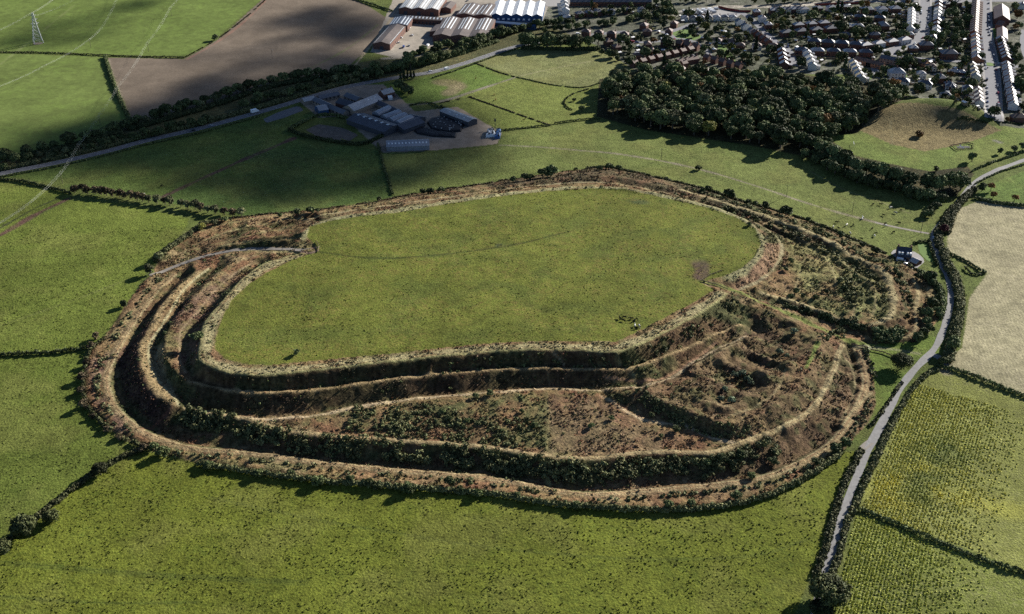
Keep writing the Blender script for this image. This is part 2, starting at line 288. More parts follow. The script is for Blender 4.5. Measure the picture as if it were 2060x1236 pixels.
# ------------------------------------------------------------------ land cover
PG = (.106,.130,.026); LIT = (.125,.165,.040); DK = (.07,.115,.022)
outp = lambda a, b, rev=False: [p for p in OUT[a:b]]
ZONES = [
 ('field','pasture',(.105,.14,.036),[(-400,-60),(532,-5),(440,72),(400,100),(370,116),(215,112),(0,104),(-400,100)],'farpasture'),
 ('field','pasture',(.112,.145,.04),[(-400,108),(0,108),(212,116),(262,243),(150,290),(0,325),(-400,420)],'farpasture'),
 ('field','soil',(.135,.108,.082),[(214,116),(370,119),(402,102),(445,75),(536,-8),(700,-8),(745,15),(775,35),(775,60),(740,100),(705,130),(640,150),(560,160),(500,185),(400,215),(300,240),(266,243)],'plough'),
 ('verge','rough',(.060,.064,.030),[(-400,430),(0,325),(150,290),(262,243),(400,215),(500,185),(560,160),(640,150),(705,130),(860,100),(1000,60),(1090,50),(1380,0),(1420,30),(1060,92),(1020,103),(870,150),(748,167),(640,192),(476,242),(306,283),(102,334),(0,354),(-400,460)],'rough'),
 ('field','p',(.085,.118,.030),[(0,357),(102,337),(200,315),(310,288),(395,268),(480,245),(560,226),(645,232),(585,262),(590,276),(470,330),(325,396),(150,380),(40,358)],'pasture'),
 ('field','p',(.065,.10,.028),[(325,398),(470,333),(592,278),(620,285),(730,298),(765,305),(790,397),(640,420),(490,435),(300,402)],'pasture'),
 ('field','p',(.115,.135,.040),[(768,305),(870,310),(1000,292),(1015,268),(1105,256),(1200,240),(1300,262),(1600,310),(1700,350),(1880,400),(1866,462),(1835,500),(1800,515),(1640,446),(1560,421),(1480,398),(1300,348),(1230,333),(1100,345),(960,368),(850,383),(795,395)],'pasture'),
 ('field','p',(.09,.13,.03),[(700,165),(812,168),(955,128),(1035,155),(885,208),(800,212),(790,180)],'pasture'),
 ('field','p',(.15,.155,.065),[(958,126),(1052,97),(1200,97),(1285,135),(1280,150),(1205,168),(1180,178),(1110,170),(1037,154)],'pasture'),
 ('field','p',(.125,.145,.038),[(890,208),(1037,156),(1110,172),(1180,180),(1215,170),(1225,235),(1150,242),(1105,252),(948,196)],'pasture'),
 ('field','p',(.12,.14,.035),[(893,211),(946,197),(1105,254),(1015,262),(955,240)],'pasture'),
 ('field','p',PG,[(-400,560),(0,478),(140,402),(250,410),(380,440),(375,457),(333,507),(300,540),(228,653),(185,700),(0,714),(-400,722)],'pasture'),
 ('field','p',PG,[(-400,365),(0,364),(135,387),(138,398),(0,474),(-400,600)],'pasture'),
 ('field','p',(.088,.110,.022),[(-400,722),(0,718),(170,707),(165,800),(235,880),(275,905),(100,1007),(0,1102),(-400,1400)],'pasture'),
 ('field','p',(.104,.118,.018),[(-400,1800),(-400,1400),(0,1104),(100,1012),(278,908)]+[(p[0],p[1]-3) for p in OUT[15:32]]+[(1700,910),(1735,905),(1690,985),(1660,1080),(1640,1140),(1560,1320),(1560,1800)],'pasture'),
 ('field','p',(.235,.213,.128),[(1905,478),(1925,422),(1965,405),(2600,430),(2600,1000),(2060,795),(1895,735),(1935,700),(1950,600),(1985,552),(1905,510)],'stubble'),
 ('field','p',(.155,.165,.045),[(1872,742),(1900,738),(2060,800),(2600,1010),(2600,1380),(2060,1150),(1728,1022),(1790,850),(1840,765)],'maize'),
 ('field','p',(.13,.15,.035),[(1722,1030),(2060,1158),(2600,1390),(2600,1800),(1560,1800),(1700,1130)],'maize'),
 ('field','p',(.10,.145,.035),[(1962,398),(1975,378),(2060,345),(2600,200),(2600,430),(2060,410)],'pasture'),
 ('green','p',(.12,.155,.04),[(1645,272),(1745,270),(1860,300),(2030,255),(2060,250),(2600,235),(2600,260),(2060,300),(1950,335),(1870,345),(1720,312)],'pasture'),
 ('town_ground','p',(.075,.080,.055),[(1120,-60),(1085,45),(1200,92),(1290,150),(1700,150),(1900,215),(2010,262),(2600,240),(2600,-60)],'gardens'),
 ('estate_yard','p',(.26,.23,.19),[(745,105),(765,60),(815,-60),(1130,-60),(1090,48),(1000,57),(900,86),(800,118)],'plain'),
 ('farmyard','p',(.22,.18,.14),[(600,203),(700,172),(770,170),(800,192),(835,225),(920,215),(1010,268),(1000,290),(880,303),(770,308),(750,290),(690,235),(640,237)],'plain'),
 ('rough_ridge','p',(.155,.125,.062),[(1728,262),(1745,222),(1850,208),(1930,220),(2015,262),(1930,292),(1860,305),(1790,290)],'rough'),
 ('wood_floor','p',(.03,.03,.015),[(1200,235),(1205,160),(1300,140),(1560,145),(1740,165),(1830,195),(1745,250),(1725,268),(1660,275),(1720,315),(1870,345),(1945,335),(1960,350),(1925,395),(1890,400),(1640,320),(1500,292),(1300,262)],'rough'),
 ('hillfort','p',(.16,.13,.065),None,'rough'),
 ('hilltop_pasture','p',(.101,.117,.022),None,'interior'),
 ('grass_corner','p',(.10,.14,.03),[(1702,694),(1760,694),(1840,690),(1868,675),(1890,680),(1890,712),(1850,735),(1800,780),(1775,830),(1752,850),(1764,815),(1760,780),(1755,740),(1745,706)],'pasture'),
]
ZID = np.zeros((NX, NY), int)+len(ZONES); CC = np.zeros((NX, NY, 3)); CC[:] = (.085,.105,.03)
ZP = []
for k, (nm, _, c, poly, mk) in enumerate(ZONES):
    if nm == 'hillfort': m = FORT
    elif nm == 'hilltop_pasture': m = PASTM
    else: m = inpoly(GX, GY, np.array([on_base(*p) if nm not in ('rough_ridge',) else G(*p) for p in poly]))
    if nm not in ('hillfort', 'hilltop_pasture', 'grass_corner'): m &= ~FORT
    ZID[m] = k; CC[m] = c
# fort cover: pale grass on the flats, dark bracken and bramble on the banks, darkened further as painted shade
gx_ = np.gradient(Z, XS, axis=0); gy_ = np.gradient(Z, YS, axis=1); slope = blur(np.hypot(gx_, gy_), 2)
n1 = vnoise(GX, GY, 11, 11)*.6+vnoise(GX, GY, 3, 12)*.4; n2 = vnoise(GX, GY, 22, 13)*.6+vnoise(GX, GY, 6, 14)*.4
n3 = vnoise(GX, GY, 14, 15)*.5+vnoise(GX, GY, 4, 16)*.5
STRAW, RED, DGR, OCH, OLV = map(np.array, ((.235,.19,.105), (.135,.066,.038), (.045,.055,.022), (.165,.112,.055), (.115,.112,.048)))
def mixa(A, m, c, amt):
    a = (m*amt)[..., None]; A += (np.array(c)-A)*a
r = np.zeros((NX, NY, 3)); r[:] = OCH
mixa(r, np.clip((n1-.45)*5, 0, 1), STRAW, .6)
mixa(r, np.clip((n2-.5)*6, 0, 1), RED, .8); mixa(r, np.clip((n3-.52)*7, 0, 1), OLV, .7)
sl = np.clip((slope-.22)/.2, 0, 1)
mixa(r, sl, (.068,.040,.024), .88); mixa(r, sl*np.clip((n2-.38)*5, 0, 1), DGR, .85)  # steep faces: bracken tone taken darker to stand in for shade
def region(poly, c, amt, soft=6, nz=None):
    m = blur(inpoly(GX, GY, GP_(poly)).astype(float), soft)
    if nz is not None: m = m*nz
    mixa(r, m, c, amt)
region([(640,835),(800,812),(960,795),(1100,792),(1105,900),(1040,902),(850,885),(690,872)], DGR*1.3, .8, 5, np.clip((n1-.3)*4, 0, 1))
region([(1105,795),(1210,800),(1250,830),(1310,860),(1370,880),(1350,905),(1180,918),(1105,905)], (.12,.083,.052), .7)
region([(1250,790),(1400,740),(1520,660),(1690,690),(1660,790),(1600,840),(1480,885),(1360,840)], (.135,.09,.05), .7, 6, np.clip((n2-.28)*4, 0, 1))
region([(1480,895),(1600,850),(1660,790),(1690,710),(1740,720),(1745,800),(1690,870),(1580,935),(1480,955)], (.125,.078,.048), .7, 5, np.clip((n3-.25)*4, 0, 1))
region([(1580,480),(1700,500),(1790,570),(1790,640),(1700,640),(1620,610),(1590,570)], (.15,.15,.06), .75, 6)
region([(1590,560),(1680,560),(1740,640),(1690,640),(1620,610)], DGR*1.2, .75, 5, np.clip((n1-.35)*5, 0, 1))
region([(1475,580),(1520,525),(1540,490),(1572,490),(1570,520),(1540,560),(1490,585)], (.19,.12,.075), .85, 3)
region([(1690,510),(1740,540),(1800,640),(1740,650),(1710,600)], DGR*1.5, .5, 4)
region([(1300,353),(1480,402),(1700,475),(1800,522),(1840,545),(1830,560),(1700,495),(1500,425),(1300,368)], DGR, .75, 3, np.clip((n1-.25)*4, 0, 1))
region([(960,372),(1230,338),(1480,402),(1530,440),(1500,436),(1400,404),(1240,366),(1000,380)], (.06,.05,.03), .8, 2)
region([(170,740),(205,700),(225,720),(220,790),(260,860),(300,895),(270,893),(200,850)], (.18,.11,.085), .6, 3, np.clip((n1-.35)*4, 0, 1))
region([(300,560),(330,545),(270,640),(240,690),(225,690)], STRAW, .5, 3)
region([(300,690),(330,690),(335,760),(365,810),(350,800),(310,760)], STRAW*.9, .8, 1)
region([(232,705),(300,650),(330,610),(300,690),(280,745),(320,800),(350,830),(320,870),(250,800)], (.045,.025,.022), .85, 3)  # west-facing outer bank: bracken tone with its shade painted in
region([(350,640),(440,560),(500,535),(440,600),(405,650),(405,720),(370,760),(350,700)], (.10,.055,.048), .7, 3, np.clip((n1-.3)*4, 0, 1))
region([(430,600),(470,555),(520,520),(480,545),(440,590)], (.035,.055,.022), .85, 3)
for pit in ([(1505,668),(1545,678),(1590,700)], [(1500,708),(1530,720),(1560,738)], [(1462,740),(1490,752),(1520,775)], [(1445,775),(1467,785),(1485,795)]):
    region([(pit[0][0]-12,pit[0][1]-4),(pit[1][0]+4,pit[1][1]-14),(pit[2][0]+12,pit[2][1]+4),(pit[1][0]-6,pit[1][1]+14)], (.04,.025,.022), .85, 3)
region([(1225,785),(1300,765),(1400,735),(1480,680),(1520,640),(1700,690),(1750,710),(1765,800),(1700,900),(1560,950),(1480,960),(1480,890),(1360,845)], (.085,.058,.034), .5, 8)
mixa(r, np.clip((vnoise(GX, GY, 5, 95)-.6)*6, 0, 1)*inpoly(GX, GY, GP_([(1225,785),(1400,735),(1520,590),(1700,690),(1765,800),(1700,900),(1480,960),(1360,845)])), DGR, .6)
RR = blur(np.clip((vnoise(GX, GY, 13, 91)*.7+vnoise(GX, GY, 4, 93)*.3-.56)*7, 0, 1), 1); mixa(r, RR*np.clip(1-sl, 0, 1), (.165,.085,.052), .5)
region([(378,768),(500,792),(620,787),(782,764),(918,751),(1054,741),(1250,744),(1275,772),(1190,782),(1105,774),(952,787),(816,798),(697,815),(560,836),(430,826)], (.040,.028,.017), .75, 2)  # front face of the second bank painted darker to deepen its shade
region([(405,725),(480,755),(530,757),(700,739),(1000,708),(1225,712),(1230,736),(1054,732),(918,742),(782,755),(620,778),(500,782),(430,765)], (.036,.028,.016), .7, 2)  # front face of the inner bank, shade put into the colour
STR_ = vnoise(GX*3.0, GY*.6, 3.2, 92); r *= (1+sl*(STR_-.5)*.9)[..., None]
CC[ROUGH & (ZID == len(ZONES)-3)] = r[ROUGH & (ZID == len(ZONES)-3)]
PATHM = np.zeros((NX, NY))
def stamp(pts, width, c, amt=1.0, world=False, jit=.25, only=None, dz=None):
    P = pts if world else GL(pts, .8); rng = np.random.default_rng(len(P))
    for x, y in P[:, :2]:
        w_ = width*(1+jit*rng.normal()*.5); w_ = max(w_*(1 if width < 1.3 else .55+.9*float(vnoise(np.array([x]), np.array([y]), 13, 31)[0])), .5)
        i0, i1 = np.searchsorted(XS, (x-w_, x+w_)); j0, j1 = np.searchsorted(YS, (y-w_, y+w_)); i1 += 1; j1 += 1
        d = np.hypot(GX[i0:i1, j0:j1]-x, GY[i0:i1, j0:j1]-y); a = np.clip((w_-d)/(w_*.45), 0, 1)*amt
        if amt > .5: PATHM[i0:i1, j0:j1] = np.maximum(PATHM[i0:i1, j0:j1], np.clip((w_+.5-d)/(w_*.3), 0, 1)*(1 if width < 1.5 else .75))
        if only is not None: a = a*only[i0:i1, j0:j1]
        CC[i0:i1, j0:j1] += (np.array(c)-CC[i0:i1, j0:j1])*(a*.6)[..., None]
        if dz: Z[i0:i1, j0:j1] += dz*a
def wl(pts, z):
    n = len(pts); z = np.interp(np.linspace(0, 1, n), np.linspace(0, 1, len(z)), z) if not np.isscalar(z) else [z]*n
    return resample(smooth_line(np.array([at(p[0], p[1], q) for p, q in zip(pts, z)]), 2), .8)
PALE = (.30,.255,.14); SAND = (.33,.26,.165)
RM = ROUGH.astype(float)
_p = wl(C1, .6); _n = normals2(_p); P2 = _p.copy(); P2[:, :2] += _n*4.2; stamp(P2, 4.0, (.24,.215,.115), .5, True, .4, RM); stamp(_p, 1.2, (.25,.24,.11), .8, True)
_p = wl(N1, .6); P2 = _p.copy(); P2[:, :2] += normals2(_p)*2.0; stamp(P2, 3.5, (.22,.21,.11), .6, True, .3, RM)
stamp(wl(C2, [-5.4,-5.6,-5.6,-6.2,-6.6,-7]), 1.9, (.26,.19,.10), .75, True); stamp(wl(C3, [-12.3,-12.6,-12.4,-12.2,-11.4,-9.3]), 2.0, SAND, .7, True)
_p = wl(C4, [-12,-13.5,-14.2,-14.5,-14.2,-13.3,-13.5]); stamp(_p, 2.2, (.24,.17,.09), .45, True); P3_ = _p.copy(); P3_[:, :2] -= normals2(_p)*1.2; stamp(P3_, .7, PALE, .9, True); P2 = _p.copy(); P2[:, :2] += normals2(_p)*.8; stamp(P2, .9, PALE, .9, True)
_p = wl(C4L, [-9,-9,-9.4,-10]); P2 = _p.copy(); P2[:, :2] += normals2(_p)*2.6; stamp(P2, 3.3, (.25,.185,.095), .6, True)
stamp(wl(C4R, [-9.6,-9.8,-10.5]), 1.0, (.34,.31,.18), .9, True); stamp(wl(C2R, [-6,-6.4,-6.6]), .9, (.26,.2,.12), .7, True)
_p = wl(C5, [-13.5,-14,-16,-18.5,-19.5,-20.3,-20.5,-19.5,-18]); P2 = _p.copy(); P2[:, :2] -= normals2(_p)*2.0; stamp(P2, 3.0, (.23,.155,.085), .5, True); P3_ = _p.copy(); P3_[:, :2] -= normals2(_p)*2.6; stamp(P3_, .7, PALE, .9, True); stamp(_p, .8, (.30,.27,.15), .7, True)
P2 = _p.copy(); P2[:, :2] -= normals2(_p)*4.5; stamp(P2, .8, (.05,.045,.03), .6, True)
stamp(wl(P3B, [-12.6,-13.8,-13.9]), 1.5, SAND, .8, True)
for L_, c, w_ in ((EA,(.25,.22,.13),1.3),(EB,(.26,.22,.12),2.6),(EC,(.2,.17,.09),1.0),(EO,(.27,.22,.12),1.4),(ED,(.26,.22,.12),1.6),(GP,(.12,.145,.04),2.4),(WP,(.17,.15,.13),1.9)): stamp(L_, w_, c, .8)
stamp([(1220,760),(1300,770),(1360,750),(1400,722),(1440,690)], 1.2, (.27,.16,.10), .8); stamp([(1690,705),(1685,740),(1660,785),(1625,830),(1560,868)], 1.0, PALE, .9)
stamp([(1105,703),(1125,722),(1135,735)], .8, SAND, .7); stamp([(1240,706),(1248,735)], 1.0, (.2,.18,.09), .8); stamp([(1270,740),(1279,775)], 1.0, (.2,.18,.09), .8); stamp([(1100,745),(1106,775)], .8, (.2,.15,.08), .7); stamp([(1100,790),(1104,850),(1100,905)], .9, (.17,.15,.07), .6)
stamp([(1095,925),(1098,955),(1105,978)], 2.0, (.18,.17,.07), .8); stamp([(345,818),(320,850),(285,862)], 1.6, (.13,.06,.04), .6)
stamp([(1645,690),(1635,715),(1622,740)], 1.8, (.12,.17,.04), .8); stamp([(1720,700),(1780,700),(1850,712)], 2.2, (.2,.19,.12), .5)
stamp([(1698,850),(1740,800),(1755,790)], .9, PALE, .8); stamp([(1550,960),(1650,925),(1700,880),(1730,850)], .8, PALE, .6)
for L_ in ([(1600,495),(1650,510),(1678,545),(1682,575)], [(1545,445),(1600,470),(1650,492),(1692,520),(1718,560),(1722,600),(1715,643)], [(1612,545),(1600,580),(1590,600)], [(1868,578),(1869,620),(1860,660)], [(1395,735),(1440,712),(1490,690)], [(1395,800),(1440,810),(1500,835)], [(1580,745),(1565,790),(1520,820),(1470,836)], [(1702,722),(1722,760),(1718,800),(1690,848)], [(1640,640),(1600,622),(1560,600)]):
    stamp(L_, .8, (.25,.21,.115), .75)
for L_, c in (([(372,506),(420,478),(480,460),(560,447),(640,435)], (.20,.18,.09)), ([(395,502),(450,488),(520,470),(590,452)], (.14,.14,.055)), ([(445,496),(500,484),(600,477)], (.24,.21,.11)), ([(470,500),(540,507),(595,509)], (.20,.18,.09)), ([(405,465),(440,452),(500,441),(560,434)], (.16,.15,.07))):
    stamp(L_, 1.1, c, .8)
region([(330,525),(400,470),(500,445),(620,440),(600,470),(470,492),(380,522)], OLV*1.1, .45, 4, np.clip((n3-.3)*3, 0, 1)) if 0 else None
# worn lines, mud and tracks in the pastures
stamp([(642,507),(700,516),(770,521),(840,517),(900,512),(990,500),(1060,488),(1150,465)], 1.7, (.035,.045,.012), .8)
stamp([(606,507),(625,511),(640,503)], 2.5, (.13,.09,.08), .8); stamp([(1408,530),(1415,545),(1405,560)], 5, (.085,.055,.045), .7)
stamp([(1000,495),(1006,492)], 2, (.06,.07,.04), .7); stamp([(1275,405),(1300,408)], 4, (.06,.08,.03), .5)
stamp([(320,400),(400,362),(470,330),(592,278)], 2.8, (.085,.05,.045), 1.0); stamp([(138,400),(70,432),(0,474)], 2.8, (.10,.055,.045), 1.0); stamp([(-5,462),(60,424),(128,395)], 1.4, (.035,.035,.022), .9)
stamp([(800,212),(880,208),(950,185),(1010,165),(1037,156)], 2.6, (.17,.15,.12), .7); stamp([(1040,155),(1080,145),(1180,125),(1250,112)], 1.2, (.24,.22,.13), .7)
stamp([(1005,292),(1100,297),(1200,305),(1300,318),(1400,338),(1540,380),(1640,415),(1760,448),(1868,470)], 2.0, (.20,.175,.125), .85); stamp([(1100,303),(1250,318),(1400,345),(1540,386)], .9, (.07,.09,.03), .6)
stamp([(1630,345),(1700,385),(1770,405),(1830,430)], .9, (.20,.18,.10), .7); stamp([(375,120),(440,85),(500,38),(534,2)], 1.6, (.20,.12,.09), .8); stamp([(218,120),(232,165),(262,240)], 1.5, (.22,.18,.14), .7)
stamp([(880,165),(930,170),(900,190)], 9, (.17,.14,.08), .35); stamp([(0,1200),(200,1215),(400,1212)], 1.2, (.05,.065,.015), .7); stamp([(420,1000),(700,1060),(1100,1120),(1500,1130),(1640,1080)], 1.2, (.06,.075,.018), .5); stamp([(30,930),(120,900),(200,868)], 1.2, (.05,.07,.015), .5); stamp([(0,655),(90,625),(200,585),(262,560)], 1.6, (.14,.155,.045), .5); stamp([(0,130),(90,60),(150,10)], 2.0, (.16,.18,.07), .4); stamp([(620,140),(700,100),(760,50)], 2.0, (.12,.13,.06), .4); stamp([(0,1130),(230,1150),(620,1170)], 1.2, (.05,.065,.015), .7); stamp([(0,1136),(230,1156),(620,1176)], 1.1, (.05,.065,.015), .6)
stamp([(700,150),(733,108),(770,62),(820,-10)], 1.6, (.27,.22,.15), .8); stamp([(770,118),(830,117),(900,98)], 3, (.24,.22,.18), .8)
stamp([(1840,300),(1900,318),(1960,322)], .9, (.07,.1,.03), .6); stamp([(2000,283),(2012,287)], 4, (.16,.15,.15), .8); stamp([(1792,245),(1796,292)], .9, (.2,.18,.1), .7)
stamp([(1895,745),(1905,750)], 7, (.2,.17,.12), .6); stamp([(1640,275),(1680,272)], 4, (.16,.17,.07), .5)
stamp([(1768,1000),(1790,985),(1880,990),(2000,1010),(2060,1040)], 11, (.20,.20,.045), .3, only=vnoise(GX, GY, 14, 77)*1.4-.2); stamp([(1920,900),(1870,930),(1850,1010)], 14, (.09,.11,.035), .12, only=vnoise(GX, GY, 9, 78)*1.6-.3)
stamp([(1440,14),(1520,14),(1600,10),(1720,3),(1900,2),(2060,2)], 6.5, (.3,.27,.22), .8)
for a, b in (((1110,-8),(1150,10)), ((1375,24),(1440,20))): stamp([a, b], 10, (.30,.28,.25), .7)
# build the sheets: one per kind of land cover, sharing their edges
NRM = None
V = np.stack([GX, GY, Z], -1).reshape(-1, 3).astype(np.float32); CV = np.concatenate([CC, np.ones((NX, NY, 1))], -1).reshape(-1, 4).astype(np.float32)
fz = ZID[:-1, :-1].ravel(); I, J = np.meshgrid(np.arange(NX-1), np.arange(NY-1), indexing='ij'); q = (I*NY+J).ravel()
QF = np.stack([q, q+NY, q+NY+1, q+1], 1)
def mesh_np(name, verts, faces, mats=(), smooth=False, fcol=None, vcol=None, fmat=None):
    me = bpy.data.meshes.new(name); verts = np.asarray(verts, np.float32); faces = np.asarray(faces, np.int32); k = faces.shape[1]
    me.vertices.add(len(verts)); me.vertices.foreach_set('co', verts.ravel()); me.loops.add(faces.size); me.loops.foreach_set('vertex_index', faces.ravel())
    me.polygons.add(len(faces)); me.polygons.foreach_set('loop_start', np.arange(0, faces.size, k, dtype=np.int32))
    if smooth: me.polygons.foreach_set('use_smooth', np.ones(len(faces), bool))
    for m in mats: me.materials.append(m)
    if fmat is not None: me.polygons.foreach_set('material_index', np.asarray(fmat, np.int32))
    me.update(calc_edges=True)
    if vcol is not None: a = me.attributes.new('Col', 'FLOAT_COLOR', 'POINT'); a.data.foreach_set('color', np.asarray(vcol, np.float32).ravel())
    if fcol is not None: a = me.attributes.new('Col', 'FLOAT_COLOR', 'FACE'); a.data.foreach_set('color', np.asarray(fcol, np.float32).ravel())
    return me
def tag(o, label=None, cat=None, group=None, kind=None):
    if label: o['label'] = label
    if cat: o['category'] = cat
    if group: o['group'] = group
    if kind: o['kind'] = kind
    return o
def link(name, me, parent=None, loc=None, rz=None):
    o = bpy.data.objects.new(name, me); COL.objects.link(o)
    if parent: o.parent = parent
    if loc is not None: o.location = loc
    if rz is not None: o.rotation_euler = (0, 0, rz)
    return o
def sheet(name, mask, mat, label, cat):
    f = QF[mask]
    if not len(f): return
    u, inv = np.unique(f, return_inverse=True); me = mesh_np(name, V[u], inv.reshape(-1, 4), [mat], True, vcol=CV[u])
    tag(link(name, me), label, cat, None, 'structure')
ZL = ['pale green striped pasture beside the pylon','sunlit green field west of the ploughed field','brown ploughed field under dappled light','rough verge between railway trees and main road','dim green field just below the main road',
 'dark green shaded field below the farm','long green field between fort and wood','horse paddock beside the farm with a worn patch','pale paddock below the estate houses','paddock with a stone track above it','small paddock beside the open barn',
 'green field west of the fort with long shadows','small green field by the power line pole','tufty green field cut off by a dark hedge','wide green field in front of the fort','pale tan stubble field beside the lane','tall yellow green maize field beside the lane','darker maize field in the near corner','bright green field beyond the lane bend',
 'mown playing green below the rough ridge','gardens between the houses of the town','bare concrete yard among brick factories','muddy yard around the farm sheds','rough grass ridge above the playing green','dark ground under the wood','grassy banks and ditches of the hillfort','flat green top of the hillfort','mown grass corner by the fort gate','open land around the fields']
ZC = ['field']*3+['verge']+['field']*15+['green','ground','yard','yard','ridge','ground','hillfort','pasture','grass','ground']
def build_land():
    for k in range(len(ZONES)+1):
        nm = ZONES[k][0] if k < len(ZONES) else 'ground'; mk = ZONES[k][4] if k < len(ZONES) else 'pasture'
        sheet(nm, fz == k, M[mk], ZL[k], ZC[k])
build_land()
# ------------------------------------------------------------------ foliage
def leaf_mat(name, c1, c2, scale=.5, rnd=.42):
    m, n, b = newmat(name, rough=.75, spec=.15); co = coords(n)
    a = n.nodes.new('ShaderNodeAttribute'); a.attribute_name = 'Col'; k = noise(n, co, scale, 3, .6, 0, 1)
    c = mixc(n, k, c1, c2); t = n.nodes.new('ShaderNodeVectorMath'); t.operation = 'MULTIPLY'; n.links.new(c, t.inputs[0]); n.links.new(a.outputs['Color'], t.inputs[1])
    oi = n.nodes.new('ShaderNodeObjectInfo'); r = n.nodes.new('ShaderNodeMapRange'); n.links.new(oi.outputs['Random'], r.inputs[0]); r.inputs[3].default_value = 1-rnd*1.2; r.inputs[4].default_value = 1+rnd
    n.links.new(scale_(n, t.outputs[0], r.outputs[0]), b.inputs['Base Color']); return m
LM = {
 'dark': leaf_mat('dark leaves', (.052,.072,.028), (.112,.130,.048)), 'mid': leaf_mat('green leaves', (.060,.085,.030), (.12,.135,.050)),
 'olive': leaf_mat('olive leaves', (.085,.095,.042), (.15,.15,.07)), 'rust': leaf_mat('rusty leaves', (.17,.085,.028), (.24,.14,.045)), 'copper': leaf_mat('copper leaves', (.06,.018,.02), (.09,.03,.028)),
 'yellow': leaf_mat('yellowing leaves', (.13,.14,.03), (.22,.20,.05)), 'silver': leaf_mat('silver willow leaves', (.12,.15,.08), (.20,.23,.14)), 'hedge': leaf_mat('hedge leaves', (.060,.075,.028), (.13,.125,.055)),
 'oak': leaf_mat('oak leaves', (.030,.040,.014), (.075,.080,.028)), 'brack': leaf_mat('bracken fronds', (.9,.9,.9), (1.2,1.15,1.1), .3, 0), 'brown': leaf_mat('browning leaves', (.075,.055,.03), (.12,.095,.05)), 'conifer': leaf_mat('conifer needles', (.03,.05,.022), (.06,.085,.035)),
}
M['bark'] = newmat('bark', (.09,.075,.055), .9)[0]
def quads(c, nrm, size, rng, aspect=1.0):
    n = len(c); nrm = nrm/(np.linalg.norm(nrm, axis=1)[:, None]+1e-9); a = rng.normal(size=(n, 3)); u = np.cross(nrm, a); u /= np.linalg.norm(u, axis=1)[:, None]+1e-9; v = np.cross(nrm, u)
    s = size[:, None]; k1 = 1+rng.normal(size=(n, 1))*.25; u = u*s*k1; v = v*s*aspect
    return np.stack([c-u-v, c+u-v*.7, c+u*.8+v, c-u*.7+v], 1).reshape(-1, 3)
def lumps(cen, rad, k, leaf, rng, up=.15, flat=.85, jit=.55, tone=.3):
    """leaf faces spread over the skins of many rounded clumps"""
    n = len(cen); d = rng.normal(size=(n*k, 3)); d /= np.linalg.norm(d, axis=1)[:, None]; d[:, 2] = np.where(d[:, 2] < -up, -d[:, 2], d[:, 2])
    C = np.repeat(cen, k, 0); Rr = np.repeat(rad, k); p = C+d*Rr[:, None]*(1+rng.normal(size=(n*k, 1))*.10)*np.array([1, 1, flat])
    lf = np.broadcast_to(leaf, (n*k,)) if np.isscalar(leaf) else np.repeat(leaf, k)
    v = quads(p, d+rng.normal(size=d.shape)*jit, lf*(.7+.6*rng.random(n*k)), rng)
    t = np.repeat(1+tone*rng.normal(size=n)*.7, k)*(1+tone*.6*rng.normal(size=n*k)); t = np.clip(t, .45, 1.8)
    return v, np.arange(n*k*4).reshape(-1, 4), t
def fc(t, c=(1, 1, 1)): return np.c_[t[:, None]*np.array(c)[None], np.ones(len(t))]
def tube(pts, rads, seg=5):
    pts = np.asarray(pts, float); V_, F_ = [], []
    for i, (p, r_) in enumerate(zip(pts, rads)):
        t = pts[min(i+1, len(pts)-1)]-pts[max(i-1, 0)]; t = t/np.linalg.norm(t); a = np.cross(t, [0, 1, .1]); 
        if np.linalg.norm(a) < .1: a = np.cross(t, [1, 0, 0])
        a /= np.linalg.norm(a); b = np.cross(t, a)
        for s in range(seg): th = 2*math.pi*s/seg; V_.append(p+(a*math.cos(th)+b*math.sin(th))*r_)
    for i in range(len(pts)-1):
        for s in range(seg): F_.append((i*seg+s, i*seg+(s+1) % seg, (i+1)*seg+(s+1) % seg, (i+1)*seg+s))
    return np.array(V_), np.array(F_)
def joinm(parts):
    V_, F_, o = [], [], 0
    for v, f in parts: V_.append(v); F_.append(np.asarray(f)+o); o += len(v)
    return np.vstack(V_), np.vstack(F_)
def crown_mesh(name, h, r, seed, nl=26, k=60, leaf=.5, base=.3, shape='round'):
    rng = np.random.default_rng(seed); cz = h*(base+1)/2; rz = h*(1-base)/2
    d = rng.normal(size=(nl, 3)); d /= np.linalg.norm(d, axis=1)[:, None]; d[:, 2] = np.where((d[:, 2] < -.2) & (rng.random(nl) < .6), -d[:, 2], d[:, 2])
    rr = r*(.62+.22*rng.random(nl)); cen = np.c_[d[:, 0]*rr, d[:, 1]*rr, cz+d[:, 2]*rz*.68]
    if shape == 'cone':
        u = rng.random(nl); cen[:, 2] = h*(.1+.85*u); a = rng.random(nl)*6.28; q_ = r*(1-u)*.7; cen[:, 0] = np.cos(a)*q_; cen[:, 1] = np.sin(a)*q_; rad = r*(.22+.32*(1-u))
    else: rad = r*(.24+.22*rng.random(nl)); cen = np.vstack([cen, [[0, 0, cz]]]); rad = np.r_[rad, r*.62]
    v, f, t = lumps(cen, rad, k, leaf, rng, up=.35)
    v[:, 2] = np.maximum(v[:, 2], .15)
    return v, f, t
def trunk_mesh(h, r, seed, tr):
    rng = np.random.default_rng(seed); parts = [tube([(0, 0, -.5), (0.1, 0, h*.25), (.0, .1, h*.5), (.1, .1, h*.8)], [tr*1.3, tr, tr*.7, tr*.25], 6)]
    for i in range(5):
        a = i*1.25+rng.random(); z = h*(.25+.08*i); parts.append(tube([(0, 0, z), (math.cos(a)*r*.35, math.sin(a)*r*.35, z+h*.12), (math.cos(a)*r*.65, math.sin(a)*r*.65, z+h*.22)], [tr*.5, tr*.3, tr*.12], 4))
    return joinm(parts)
PROTO = {}
